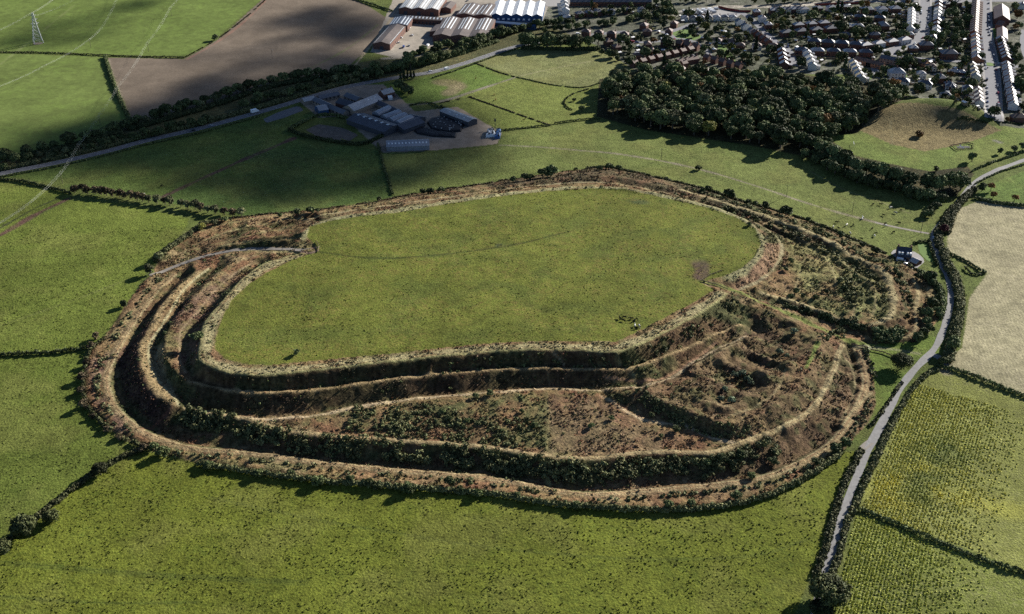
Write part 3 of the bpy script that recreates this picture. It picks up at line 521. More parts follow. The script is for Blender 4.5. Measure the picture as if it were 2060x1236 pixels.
def proto(kind, var):
    key = (kind, var)
    if key in PROTO: return PROTO[key]
    h, r, nl, k, lf, mat, base, shape = TK[kind]
    seed = (sum(map(ord, kind))*7+var*31) % 9999; rng = random.Random(seed); hh = h*(.9+.2*rng.random())
    v, f, t = crown_mesh(kind, hh, r, seed, nl, k, lf, base, shape)
    cm = mesh_np(kind+'_crown', v, f, [LM[mat]], fcol=fc(t)); tv, tf = trunk_mesh(hh, r, seed, .035*h+.05); tm = mesh_np(kind+'_trunk', tv, tf, [M['bark']], True)
    PROTO[key] = (cm, tm); return PROTO[key]
TK = { # height, crown radius, clumps, leaves per clump, leaf size, leaves, crown base, shape
 'wood_dark': (14, 6.3, 36, 64, .55, 'dark', .15, 'round'), 'wood_mid': (13, 5.6, 32, 60, .55, 'mid', .3, 'round'), 'wood_olive': (13, 5.4, 30, 60, .55, 'olive', .3, 'round'), 'wood_rust': (12, 5, 28, 60, .5, 'rust', .3, 'round'), 'wood_yellow': (12, 5, 28, 60, .5, 'yellow', .3, 'round'),
 'road_dark': (9, 4.8, 26, 60, .5, 'dark', .03, 'round'), 'road_mid': (8, 4.6, 26, 60, .5, 'mid', .02, 'round'), 'road_olive': (7, 4.2, 22, 55, .5, 'olive', .0, 'round'),
 'garden_dark': (7, 3.0, 16, 40, .5, 'dark', .05, 'round'), 'garden_mid': (6, 2.6, 14, 40, .45, 'mid', .03, 'round'), 'garden_rust': (6, 2.6, 14, 40, .45, 'rust', .2, 'round'), 'garden_yellow': (6, 2.8, 14, 40, .45, 'yellow', .2, 'round'),
 'conifer': (11, 1.9, 26, 34, .4, 'conifer', .1, 'cone'), 'poplar': (14, 2.4, 30, 40, .4, 'dark', .08, 'round'),
 'hedge_brown': (6.5, 3.0, 20, 50, .35, 'brown', .08, 'round'), 'hedge_green': (6.5, 3.2, 20, 50, .38, 'olive', .15, 'round'),
 'oak': (14, 9.0, 70, 130, .4, 'oak', .12, 'round'), 'oak_olive': (9, 5.6, 44, 100, .36, 'oak', .06, 'round'), 'copper': (9, 4.2, 24, 60, .4, 'copper', .15, 'round'),
 'bush_dark': (3.2, 2.0, 12, 34, .32, 'dark', 0, 'round'), 'bush_olive': (2.8, 1.9, 12, 34, .3, 'olive', 0, 'round'), 'bush_silver': (3.2, 2.2, 14, 40, .26, 'silver', 0, 'round'), 'bush_yellow': (4.5, 3.0, 16, 44, .3, 'yellow', 0, 'round'), 'bush_green': (4.6, 3.3, 18, 50, .32, 'mid', 0, 'round'), 'bush_rust': (2.6, 1.6, 10, 30, .3, 'rust', 0, 'round'), 'bush_brown': (3.4, 2.4, 12, 36, .3, 'brown', 0, 'round'),
}
NTREE = [0]
def tree(kind, px, py, label, group=None, s=1.0, sz=None, name=None, cat='tree', world=None, lean=0):
    v = NTREE[0] % 4; NTREE[0] += 1; cm, tm = proto(kind, v)
    p = world if world is not None else G(px, py)
    bush = kind.startswith('bush'); name = name or ('bush' if bush else 'broadleaf_tree')
    if bush and cat == 'tree': cat = 'bush'
    o = bpy.data.objects.new(name, None); COL.objects.link(o); o.location = p; o.rotation_euler = (0, 0, random.random()*6.28); o.scale = (s*(.92+.16*random.random()), s*(.92+.16*random.random()), (sz or s)*(.92+.16*random.random()))
    tag(o, label, cat, group); link('crown', cm, o); 
    link('trunk', tm, o); return o
WORDS = ['first','second','third','fourth','fifth','sixth','seventh','eighth','ninth','tenth','eleventh','twelfth']
def nth(i):
    i += 1
    if i <= 12: return WORDS[i-1]
    return str(i)+('th' if 10 < i % 100 < 20 else {1: 'st', 2: 'nd', 3: 'rd'}.get(i % 10, 'th'))
def hedge(pts, w, h, label, mat='hedge', name='hedge', cat='hedge', dens=1.0, leaf=.38, gaps=0, group=None, world=None, kind=None):
    rng = np.random.default_rng(int(abs(pts[0][0])*3+abs(pts[0][1])*7+len(pts)) if world is None else 5)
    P = GL(pts, .9/dens) if world is None else resample(world, .9/dens); N = normals2(P)
    env = .8+.45*vnoise(P[:, 0]+999, P[:, 1]+999, 9, 3)
    if gaps: k = vnoise(P[:, 0]+99, P[:, 1]+99, 6, 8) > gaps; P, N, env = P[k], N[k], env[k]
    m = max(1, int(round(w/1.5))); C = np.repeat(P, m, 0); nn = np.repeat(N, m, 0); ev = np.repeat(env, m); off = (rng.random(len(C))-.5)*w*.75
    C[:, :2] += nn*off[:, None]+rng.normal(size=(len(C), 2))*.2; C[:, 2] = gz(C[:, 0], C[:, 1]); hh = h*ev*(.75+.4*rng.random(len(C))); rad = np.minimum(w*.42, hh*.6)*(.8+.4*rng.random(len(C))); rad = np.clip(rad, .5, 2.6)
    C1_ = C.copy(); C1_[:, 2] += np.maximum(hh-rad, .2)
    if h > 1.6: C2_ = C.copy(); C2_[:, 2] += hh*.35; C1_ = np.vstack([C1_, C2_]); rad = np.r_[rad, rad*1.05]
    v, f, t = lumps(C1_, rad, int(14 if w < 3 else 18), leaf, rng, up=.5)
    me = mesh_np(name, v, f, [LM[mat]], fcol=fc(t)); o = link(name, me); tag(o, label, cat, group, kind); return o
def scatter(poly, spacing, seed=1, jit=.35, zf=G):
    Pw = GP_(poly); rng = np.random.default_rng(seed); x0, y0 = Pw[:, 0].min(), Pw[:, 1].min(); x1, y1 = Pw[:, 0].max(), Pw[:, 1].max(); out = []
    j = 0
    for y in np.arange(y0, y1, spacing*.87):
        j += 1
        for x in np.arange(x0+(j % 2)*spacing/2, x1, spacing): out.append((x+rng.normal()*spacing*jit*.5, y+rng.normal()*spacing*jit*.5))
    out = np.array(out); return out[inpoly(out[:, 0], out[:, 1], Pw)]
def topx(x, y, z):
    v = np.array([x, y, z-HC]); dz = v[1]*_c-v[2]*_s; return W0/2+F*v[0]/dz, H0/2-F*(v[1]*_s+v[2]*_c)/dz
# ---- undergrowth of the banks: countless, one mass each
def undergrowth(name, label, n, size, hgt, dens_fn, col_fn, k, seed, leaf, cat='undergrowth'):
    rng = np.random.default_rng(seed); i0, i1 = np.searchsorted(XS, (-300, 310)); j0, j1 = np.searchsorted(YS, (470, 960))
    x = XS[i0]+rng.random(n)*(XS[i1]-XS[i0]); y = YS[j0]+rng.random(n)*(YS[j1]-YS[j0])
    ii = np.searchsorted(XS, x); jj = np.searchsorted(YS, y); keep = ROUGH[ii, jj] & (rng.random(n) < dens_fn(x, y, ii, jj)); x, y, ii, jj = x[keep], y[keep], ii[keep], jj[keep]
    z = gz(x, y); sc = (.6+.8*rng.random(len(x))); cen = np.c_[x, y, z+hgt*sc*.35]; rad = size*sc
    v, f, t = lumps(cen, rad, k, leaf, rng, up=.1, flat=hgt/size*.8, jit=.8, tone=.35)
    c = np.repeat(col_fn(x, y, ii, jj, rng), k, 0)*t[:, None]
    me = mesh_np(name, v, f, [LM['brack']], fcol=np.c_[c, np.ones(len(c))]); o = link(name, me); tag(o, label, cat, None, 'stuff'); print(name, len(f)); return o
def pathdark(ii, jj):  # pale trodden lines stay open
    return 1-PATHM[ii, jj]
def brack_col(x, y, ii, jj, rng):
    c = CC[ii, jj].copy(); lum = c.mean(1, keepdims=True); k = rng.random((len(x), 1)); c = c*(.95+.55*k)
    rd = rng.random(len(x)) < .05; c[rd] = np.array([.17,.08,.04])*(.6+.7*k[rd]); g = rng.random(len(x)) < .07; c[g] = np.array([.08,.10,.035])*(.6+.8*k[g]); return c
def build_undergrowth():
    undergrowth('bracken', 'rust brown and green bracken covering the banks', 170000, .55, .34, lambda x, y, i, j: pathdark(i, j)*np.clip((vnoise(x, y, 10, 55)-.4)*2.5, .06, .6), brack_col, 6, 21, .30, 'bracken')
    def sd(x, y, i, j):
        d = (CC[i, j, 1] > CC[i, j, 0]*.98)*(CC[i, j, 1] < .12)*1.0; return np.clip(d*.9+.03, 0, 1)*(vnoise(x, y, 8, 33) > .36)
    undergrowth('bramble_scrub', 'dark green bramble scrub on the shaded banks', 15000, 1.1, 1.0, sd, lambda x, y, i, j, r_: np.array([.07,.085,.033])*(.6+1.0*r_.random((len(x), 1))), 14, 22, .4, 'scrub')
    undergrowth('dead_grass', 'tufts of pale dead grass along the bank tops', 36000, .5, .3, lambda x, y, i, j: np.clip((CC[i, j, 1]-.14)*5, 0, .6)*(PATHM[i, j] < .95), lambda x, y, i, j, r_: CC[i, j]*(.7+.6*r_.random((len(x), 1))), 5, 23, .3, 'grass')
build_undergrowth()
def strip_scrub(pts, z, d0, d1, n, rad, h, label, mat, seed, k=34, leaf=.42, name='bank_thicket'):
    """a thicket that grows down one bank as one mass"""
    P_ = wl(pts, z); N = normals2(P_); rng = np.random.default_rng(seed); i = rng.integers(0, len(P_), n); d = d0+(d1-d0)*rng.random(n)
    x = P_[i, 0]+N[i, 0]*d; y = P_[i, 1]+N[i, 1]*d; g = vnoise(x, y, 6, seed) > .34; x, y = x[g], y[g]; s = .45+1.0*rng.random(len(x))**1.5; c = np.c_[x, y, gz(x, y)+h*s*.45]
    v, f, t = lumps(c, rad*s, k, leaf, rng, up=.4, tone=.4); o = link(name, mesh_np(name, v, f, [LM[mat]], fcol=fc(t))); tag(o, label, 'thicket', None, 'stuff')
C4Z = [-12,-13.5,-14.2,-14.5,-14.2,-13.3,-13.5]
strip_scrub(C4[:12], C4Z, -1, -12, 760, 1.6, 2.2, 'dark thicket down the tall bank above the outer path', 'hedge', 41)
strip_scrub(C4[11:17], [-13,-12.5], -2, -12, 300, 1.7, 2.6, 'thicket on the bank at the fort corner', 'hedge', 42)
strip_scrub(C1[17:], .6, -3, -9, 260, .8, 1.0, 'low shrubs on the inner bank face', 'hedge', 43, 20)
strip_scrub(C5, [-13.5,-14,-16,-18.5,-19.5,-20.3,-20.5,-19.5,-18], -5, -9, 420, 1.0, 1.2, 'scrub between outer path and outer hedge', 'olive', 44, 22)
strip_scrub(EB[3:], [-8,-7.5,-7,-5], 5, 13, 200, 1.2, 1.3, 'scrub in the ditch of the eastern banks', 'hedge', 45)
strip_scrub(EB[3:], [-8,-7.5,-7,-5], -6, -14, 230, 1.2, 1.3, 'scrub outside the eastern banks', 'hedge', 46)
strip_scrub([(1744,655),(1702,643),(1668,633),(1627,616),(1580,605)], [-12.5,-10.5,-7], 0, 4, 150, 1.2, 1.3, 'dark scrub above the green path', 'dark', 47)
strip_scrub([(1655,672),(1700,652),(1720,610),(1700,560)], -9, -5, 4, 110, 1.2, 1.3, 'scrub across the eastern hollow', 'hedge', 48)
strip_scrub([(1758,672),(1800,676),(1812,660)], -14, -4, 4, 130, 1.4, 2.0, 'dark scrub by the green path end', 'dark', 49)
# ------------------------------------------------------------------ hedges
hedge([(-60,108),(0,106),(100,107),(215,113),(370,117)], 1.6, 1.5, 'thin dark hedge along the top of the ploughed field')
hedge([(370,117),(402,100),(445,75),(500,32),(534,0)], .9, .7, 'low brown hedge climbing between green and ploughed fields', 'brown', gaps=.35)
hedge([(212,116),(225,160),(245,210),(262,243)], 2.6, 2.6, 'dark hedge dropping between pale field and ploughed field', 'dark')
hedge([(-40,364),(0,357),(100,340),(204,316),(306,289),(391,272),(476,248),(530,232)], 1.5, 1.4, 'clipped hedge on the lower side of the main road', 'dark')
hedge([(870,158),(935,137),(1000,112),(1050,95)], 1.5, 1.4, 'clipped hedge between main road and paddocks', 'dark')
hedge([(-40,360),(0,362),(50,367),(100,379),(142,391)], 2.2, 2.2, 'dark hedge running down to the power line pole', 'dark')
hedge([(583,264),(620,278),(680,288),(730,294),(768,276)], 3, 2.8, 'tall clipped hedge in front of the farm garden', 'dark')
hedge([(583,262),(612,246),(640,233),(672,234)], 2.4, 2.4, 'tall hedge behind the farm garden', 'dark')
hedge([(676,235),(705,240),(740,258),(768,272)], 2.4, 2.4, 'hedge between farm garden and dark sheds', 'dark')
hedge([(760,290),(767,315),(776,350),(790,392)], 1.8, 1.6, 'narrow hedge dropping from the grey shed to the fort', 'dark')
hedge([(1008,264),(1060,258),(1108,253)], 1.5, 1.4, 'dark hedge from the farm end to the paddock gate', 'dark')
hedge([(1115,250),(1160,243),(1205,240)], 1.5, 1.6, 'dark hedge leading to the wood', 'dark')
hedge([(955,127),(1000,145),(1035,155)], .7, .5, 'thin fence-line hedge below the main road', 'brown', gaps=.25)
hedge([(885,208),(948,195)], .9, .8, 'straggly growth beside the stone track', 'brown', gaps=.4)
hedge([(946,196),(1000,215),(1050,233),(1105,252)], .6, .5, 'thin hedge dividing the lower paddocks', 'brown', gaps=.25)
hedge([(1040,156),(1110,172),(1175,179),(1210,166)], .7, .5, 'thin hedge along the lower edge of the pale paddock', 'dark', gaps=.25)
hedge([(1182,180),(1150,190),(1133,203),(1136,214),(1150,222)], 1.2, 1.0, 'hooked line of scrub by the wood corner', 'dark', gaps=.2)
hedge([(825,213),(860,205),(885,218)], 1.8, 1.6, 'dark hedge behind the farmhouse garden', 'dark')
hedge([(888,216),(905,226)], 1.5, 1.8, 'short dark hedge beside the open barn', 'dark')
hedge([(-60,717),(0,716),(60,714),(120,711),(172,702)], 2.2, 2.6, 'thick dark hedge running west from the fort', 'dark')
hedge([(-40,1130),(0,1100),(60,1055),(105,1018),(170,968),(225,930),(280,908)], 2.8, 2.2, 'untidy hedge running from the fort to the near oaks', 'hedge', gaps=.12)
hedge([(p[0], p[1]+2) for p in OUT[16:32]], 2.4, 3.0, 'long rough hedge along the front foot of the fort', 'hedge')
hedge([(p[0]+1, p[1]) for p in OUT[5:15]], 2.0, 2.2, 'low rough hedge round the west foot of the fort', 'hedge', gaps=.25)
hedge(OUT[43:56], 2.6, 1.7, 'dark scrubby hedge along the back foot of the fort', 'hedge', gaps=.15)
hedge([(1890,640),(1897,605),(1885,575),(1850,550)], 4, 3.2, 'thick hedge where the fort meets the lane', 'dark')
hedge(OUT[57:74], 1.8, 1.2, 'low thorny edge behind the hilltop', 'brown', gaps=.35)
hedge([(315,526),(335,505),(370,482),(400,460),(415,450)], 4, 3.0, 'band of bushes beside the west field edge', 'hedge')
hedge([(1733,908),(1712,945),(1695,985),(1680,1030),(1668,1075),(1655,1125),(1640,1160)], 3.0, 2.2, 'rough hedge on the fort side of the near lane')
hedge([(1806,832),(1780,885),(1760,930),(1738,975),(1720,1020),(1712,1035)], 2.8, 2.2, 'grey green hedge between lane and big maize field')
hedge([(1706,1045),(1695,1085),(1684,1130),(1670,1165)], 2.8, 2.2, 'hedge between lane and the near maize field')
hedge([(1884,745),(1860,755),(1830,790),(1806,832)], 2.6, 1.7, 'hedge from the lane junction down to the maize', 'hedge')
hedge([(1750,860),(1775,830),(1800,790),(1815,770)], 1.8, 1.3, 'scrappy hedge between grass corner and lane', 'hedge', gaps=.3)
hedge([(1897,505),(1905,535),(1925,570),(1932,610),(1925,660),(1912,700),(1905,730)], 5.5, 3.4, 'broad hedge between lane and stubble field', 'hedge')
hedge([(1918,420),(1895,455),(1885,475),(1890,500)], 5, 3.0, 'dense hedge on the inner side of the lane bend', 'hedge')
hedge([(1962,382),(1940,398),(1915,430),(1905,470)], 5, 2.8, 'dense hedge between lane bend and stubble field', 'hedge')
hedge([(1885,738),(1930,748),(1980,768),(2065,800),(2200,850)], 2.2, 2.4, 'dark hedge between stubble and maize', 'dark')
hedge([(1728,1026),(1780,1046),(1850,1076),(1920,1106),(1990,1132),(2065,1155),(2200,1200)], 2.0, 2.0, 'dark hedge between the two maize fields', 'dark')
hedge([(1900,508),(1940,524),(1982,551)], 1.8, 1.8, 'upper hedge of the small triangle by the lane', 'dark')
hedge([(1982,551),(1955,556),(1940,540)], 1.6, 1.6, 'lower hedge of the small triangle by the lane', 'dark')
hedge([(1962,400),(2000,410),(2062,416),(2200,430)], 2.4, 2.4, 'dark hedge along the top of the stubble field', 'dark')
hedge([(1955,345),(1990,330),(2062,305),(2200,260)], 2.0, 1.7, 'dark clipped hedge above the lane', 'dark')
hedge([(1960,372),(2000,350),(2062,332),(2200,285)], 1.4, 1.2, 'low hedge below the lane bend', 'dark')
hedge([(1836,492),(1868,486)], 1.6, 2.0, 'dark hedge behind the brick house', 'dark')
hedge([(1868,486),(1876,510),(1886,535)], 1.8, 2.2, 'hedge between brick house lawn and lane', 'dark')
hedge([(700,-4),(740,8),(790,24)], 2.0, 2.4, 'dark hedge behind the brick factories', 'dark')
hedge([(1935,236),(1970,240),(2060,252)], 1.8, 1.6, 'hedge behind the rough ridge', 'dark', gaps=.2)
hedge([(1925,240),(1985,247)], 1.8, 1.8, 'short hedge between ridge and town road end', 'dark')
# ------------------------------------------------------------------ trees that stand in rows
def row(kinds, pts, step, label, group, s=(.85, 1.2), jit=2.0, seed=0, cat='tree', name=None):
    """label gets the tree's number counted along the row"""
    P_ = GL(pts, step); rng = random.Random(seed+len(pts)*31)
    Q_ = sorted([(p[0]+rng.gauss(0, jit), p[1]+rng.gauss(0, jit)) for p in P_], key=lambda p: topx(p[0], p[1], -12)[0])
    for i, (x, y) in enumerate(Q_):
        k = rng.choice(kinds) if isinstance(kinds, (list, tuple)) else kinds
        tree(k, 0, 0, label % nth(i), group, rng.uniform(*s), world=(x, y, float(gz(x, y))), cat=cat, name=name)
RD = ['road_dark','road_dark','road_mid','road_olive']
row(RD, [(-10,330),(60,309),(150,288),(235,268),(275,250),(340,232),(420,208),(480,188),(540,170),(610,156),(690,150)], 6.5, '%s tree from the west in the railway belt behind main road', 'trees along the railway cutting', seed=1)
row(RD, [(10,338),(100,318),(190,298),(270,280),(350,262),(430,243)], 7, '%s roadside tree from the west between belt and main road', 'trees above the main road', (.65,.95), seed=2)
row(RD, [(500,212),(560,198),(620,182),(680,165),(760,156)], 7, '%s roadside tree from the west behind the farm', 'trees above the main road by the farm', (.8,1.1), seed=3)
row(['road_dark','wood_dark','road_mid'], [(680,148),(740,150),(800,143),(850,133),(905,116),(950,100),(985,84),(1020,70)], 7, '%s tree from the west in the belt below the factories', 'trees below the factories', (.8,1.15), seed=4)
row(RD, [(820,118),(870,104),(925,92),(980,80),(1040,64),(1090,54),(1150,48)], 7.5, '%s tree from the west along the factory yard edge', 'trees beside the factory yard', (.7,1.1), seed=5)
row(['road_dark','road_mid'], [(1100,66),(1160,58),(1220,50),(1270,44),(1330,30)], 9, '%s tree from the west on the railway bank by the estate', 'trees on the railway bank', (.7,1.0), seed=6)
row(['wood_dark','wood_mid'], [(1045,98),(1080,98),(1120,98),(1160,100),(1200,98)], 9, '%s big tree from the west in the clump above pale paddock', 'clump above the pale paddock', (.95,1.25), 3, seed=7)
row(['road_mid','road_dark'], [(1065,88),(1110,86),(1160,86)], 9, '%s tree in the back of the clump above pale paddock', 'clump above the pale paddock', (.9,1.1), 2, seed=8)
row(['road_mid','garden_dark'], [(1215,110),(1250,122),(1280,140),(1300,148)], 8, '%s tree from the west on the paddock edge by brick estate', 'trees on the paddock edge', (.9,1.2), seed=9)
row('hedge_brown', [(152,388),(190,391),(235,396),(288,405)], 5.5, '%s thin brown tree from the west in the field-edge row', 'brown trees of the western row', (.9,1.1), .5, seed=10)
row(['hedge_brown','hedge_green'], [(300,408),(335,413),(372,418),(410,426),(440,432),(484,436)], 6.2, '%s bushy tree from the west in row leading to fort', 'bushy trees leading to the fort', (.85,1.15), .7, seed=11)
row(['road_dark','road_mid'], [(1615,318),(1655,330),(1700,342)], 9, '%s tree from the west in lower tongue of the wood', 'trees of the wood tongue', (.9,1.2), seed=12)
row(['wood_dark'], [(1640,300),(1690,335),(1745,355),(1800,372),(1855,385),(1900,392),(1935,376)], 8.5, '%s big dark tree from the west below the playing green', 'dark trees below the playing green', (.85,1.1), 2.5, seed=13)
row(['road_dark'], [(1665,345),(1730,366),(1790,386),(1850,402),(1895,410)], 7.5, '%s smaller dark tree from the west on the green bank foot', 'trees on the bank foot', (.9,1.15), 2, seed=14)
row(['road_dark','road_mid'], [(1855,440),(1875,428),(1890,410)], 7, '%s tree in the clump beside the lane bend', 'clump beside the lane bend', (.6,.8), 2, seed=15)
row('conifer', [(806,164),(815,162),(824,160),(833,158)], 4, '%s slim conifer from the west behind the farmhouse', 'slim conifers by the farmhouse', (.8,1), .2, seed=16, name='conifer_tree')
row(['road_dark'], [(800,180),(812,182),(822,192)], 6, '%s dark tree beside the farmhouse garden', 'farmhouse garden trees', (.9,1.1), 1, seed=17)
row(['road_dark','bush_green'], [(1845,560),(1870,566),(1890,590)], 6, '%s dark tree beside the lane near the brick house', 'trees by the brick house', (.75,.95), 1.5, seed=18)
row(['road_dark','road_mid'], [(1870,640),(1862,665),(1850,690)], 6.5, '%s tree beside the lane at the fort edge', 'trees between fort and lane', (.6,.8), 1.5, seed=19)
row(['garden_dark','road_mid'], [(1885,610),(1880,630)], 6, '%s small tree by the lane above the fort gate', 'trees between fort and lane', (.8,1.0), 1.0, seed=20)
tree('oak', 1665, 1215, 'great dark oak standing over the near end of the lane', s=1.0)
tree('oak_olive', 1650, 1240, 'lower oak growing just in front of the great lane oak', s=1.0)
tree('oak', 1813, 742, 'round dark tree casting a long shadow on grass corner', s=.72, sz=.68)
tree('oak_olive', 52, 1075, 'broad olive oak in the hedge at the near west corner', s=1.15)
tree('oak_olive', 105, 1050, 'smaller oak beside the broad olive oak', s=.75)
tree('oak_olive', 203, 955, 'round tree part way along the untidy hedge', s=.75)
tree('oak_olive', 5, 1115, 'oak cut by the photo edge near the west corner', s=.85)
tree('road_dark', 1915, 705, 'dark tree leaning over the lane junction', s=1.05)
tree('road_dark', 1895, 735, 'dark tree at the hedge end by the junction', s=.6)
tree('copper', 1898, 470, 'dark red copper beech beside the lane', s=.75)
tree('bush_green', 328, 918, 'big fresh green bush on the front foot of fort', s=1.15, name='bush')
tree('bush_dark', 310, 905, 'dark bush next to the big green bush', s=1.4); tree('bush_brown', 288, 907, 'greyish bush at the hedge junction by the fort', s=1.3)
tree('bush_yellow', 407, 462, 'bright yellow green bush on the western fort edge'); tree('bush_olive', 432, 452, 'olive bush beside the yellow green bush', s=1.5); tree('bush_green', 452, 446, 'dark green bush ending the western tree row', s=.9)
tree('hedge_green', 321, 525, 'round bushy tree above the western fort entrance', s=1.0); tree('hedge_green', 302, 552, 'spreading tree beside the western entrance track', s=1.05)
tree('bush_dark', 248, 618, 'lone thorn bush on the west fort edge', s=1.2, sz=1.6); tree('bush_brown', 193, 683, 'brown thorn at the top of west hedge end', s=1.2); tree('bush_brown', 183, 700, 'thorn where the west hedge meets the fort', s=1.2)
tree('bush_dark', 597, 714, 'single dark thorn on the near edge of hilltop', s=1.1); tree('bush_dark', 1508, 455, 'dark thorn on the east edge of the hilltop', s=1.0)
tree('bush_dark', 397, 684, 'dark bush on the inner western bank', s=2.1, sz=1.4); tree('bush_dark', 675, 524, 'tiny thorn')if 0 else None
for i, (x, y, s) in enumerate(((563,436,.9),(598,431,1.4),(627,428,1.7),(640,428,1.0),(762,404,1),(850,391,1.4),(865,390,1.5),(888,388,1.4),(1033,366,1.3),(1055,363,1.7),(1068,361,1.3),(1092,358,2.2),(1108,355,2.5),(1158,344,.9),(1206,343,1.3),(1225,341,1.6),(1245,344,1.4),(1340,362,.8),(1405,342,1.3),(1413,388,1.1),(1424,387,1.5),(1465,400,2.3),(1503,412,1.6),(1519,415,1.2),(1538,420,1.6),(1581,434,2.3),(1624,446,1.2),(1655,462,1.2),(1690,478,1.4),(1735,497,1.3),(1760,510,1.5))):
    tree('bush_dark', x, y, ('dark round thorn bush beside the long field track' if i == 18 else '%s dark thorn bush from the west behind the hilltop' % nth(i-(i > 18))), 'thorn bushes along the back of the fort', s)
for i, (x, y, s, k) in enumerate(((1567,712,1.1,'silver'),(1583,720,.8,'silver'),(1595,672,1.2,'silver'),(1493,756,1.2,'silver'),(1503,768,1,'silver'),(1478,760,1.1,'silver'),(1460,788,1,'silver'),(1450,808,1.1,'silver'),(1472,810,1.1,'silver'),(1510,776,.9,'silver'))):
    tree('bush_'+k, x, y, '%s pale willow bush from the west among the pits' % nth(sorted(q[0] for q in ((1567,),(1583,),(1595,),(1493,),(1503,),(1478,),(1460,),(1450,),(1472,),(1510,))).index(x)), 'pale bushes in the fort pits', s)
for i, (x, y, s) in enumerate(((957,800,1),(985,795,1.2),(905,845,.9),(940,850,1),(1050,830,.9),(1075,860,1.1),(1190,860,1),(1230,845,1.0),(1310,840,1.1),(1360,868,1.2),(890,830,1.),(1010,870,.8),(1330,880,.8))):
    tree('bush_green', x, y, '%s bush from the west on the wide front terrace' % nth(sorted((957,985,905,940,1050,1075,1190,1230,1310,1360,890,1010,1330)).index(x)), 'bushes on the front terrace', s*.55)
for i, (x, y, s) in enumerate(((705,968,.9),(742,975,1.0),(585,955,.8),(905,975,1.1),(925,990,.9),(1040,1000,.8),(1345,1020,1.0),(1390,1018,.9),(1480,1003,1.1),(1510,962,1.0),(1555,935,1.2),(1450,925,1.1),(1490,920,1.1),(1420,935,1),(1700,898,1.3),(1680,908,1.3),(1640,935,1.0))):
    tree('bush_green', x, y, '%s leafy bush from the west along the front outer bank' % nth(sorted((705,742,585,905,925,1040,1345,1390,1480,1510,1555,1450,1490,1420,1700,1680,1640)).index(x)), 'bushes on the outer bank', s*.8)
for i, (x, y, s) in enumerate(((1690,570,1),(1700,585,1.1),(1660,590,1),(1640,600,.9),(1720,560,1),(1600,590,1.1),(1615,600,1.0),(1591,600,1.),(1810,560,1.1),(1800,548,1),(1780,530,1),(1830,600,.9),(1870,610,1),(1590,530,1.1),(1580,545,.9),(1790,668,1.0),(1770,665,1),(1825,640,.8))):
    tree('bush_dark', x, y, '%s dark scrub bush from the west in the eastern banks' % nth(sorted((1690,1700,1660,1640,1720,1600,1615,1590,1810,1800,1780,1830,1870,1591,1580,1790,1770,1825)).index(x)), 'scrub bushes of the eastern banks', s)
tree('bush_rust', 1848, 275, 'round green and gold tree on the rough ridge', s=2.2, name='small_tree', cat='tree')
for k, x, y, s, l in (('garden_dark',1955,325,1.1,'dark round tree on the edge of the playing green'),('garden_dark',1882,345,.7,'small dark tree at the foot of the green'),('garden_dark',2011,310,.8,'small round tree nearer the lane on the green'),('bush_dark',2040,305,1.5,'wide dark bush at the green edge'),('garden_dark',2056,302,1.0,'dark tree cut by the photo edge beside green'),
    ('bush_rust',2025,245,1.5,'orange bush by the end of town street'),('garden_rust',1993,385,1.1,'orange tree in the field below the lane bend'),('garden_rust',2040,405,1.0,'rusty tree on the hedge by the photo edge'),('garden_dark',1975,385,1.1,'dark tree beside the orange tree below lane'),
    ('garden_rust',1998,398,.9,'low orange tree in front of the other'),('bush_dark',433,81,1.8,'dark bush on the corner of ploughed field'),('road_dark',2000,235,1.1,'dark tree at the lower end of town street'),('road_dark',1155,204,.4,'bush inside the hooked scrub'),('road_dark',1170,225,.6,'dark bushes beside the wood corner')):
    tree(k, x, y, l, s=s)
# ------------------------------------------------------------------ the wood
_w = scatter(WOODP, 11.6, 5, .5)
_wp = [(topx(x, y, float(gz(x, y)))+(x, y)) for x, y in _w]; _wp.sort(key=lambda q: q[0]); print('wood', len(_wp))
rng = random.Random(9); WCN = {}
Wc = GP_(WOODP)
for i, (px, py, x, y) in enumerate(_wp):
    rr = rng.random(); kind = 'wood_dark' if rr < .5 else 'wood_mid' if rr < .78 else 'wood_olive' if rr < .955 else 'wood_rust' if rr < .975 else 'wood_yellow'
    zone_ = ('western', 'middle', 'eastern')[0 if px < 1400 else 1 if px < 1600 else 2]; dep = ('back', 'middle', 'front')[0 if py < 190 else 1 if py < 235 else 2]
    desc = {'wood_dark': 'dark green broadleaf', 'wood_mid': 'mid green broadleaf', 'wood_olive': 'olive green broadleaf', 'wood_rust': 'orange turning', 'wood_yellow': 'yellow turning'}[kind]
    kk = (desc, dep, zone_); ci = WCN.get(kk, 0); WCN[kk] = ci+1
    tree(kind, 0, 0, f'{nth(ci)} {desc} tree from the west in the {dep} of {zone_} wood', f'{desc} trees in the {dep} of the {zone_} wood', rng.choice([rng.uniform(.7, 1.0), rng.uniform(1.0, 1.3)]), world=(x, y, float(gz(x, y))), name='woodland_tree')

for i, (x, y, s) in enumerate(((176,735,1.1),(168,765,1.4),(166,790,1.2),(172,820,1.5),(186,842,.9),(215,868,1.0),(240,884,.9))): tree('bush_brown', x, y, f'{nth(i)} greyish thorn from the top down the west foot', 'thorns on the west foot of the fort', s)
for i, (x, y, s) in enumerate(((420,942,1.0),(520,958,1.1),(640,975,1.2),(760,985,1.0),(820,990,1.3),(960,1000,1.0),(1160,1024,.9))): tree('bush_green', x, y, f'{nth(i)} tall bush from the west in the front hedge', 'bushes in the front hedge', s*.9)
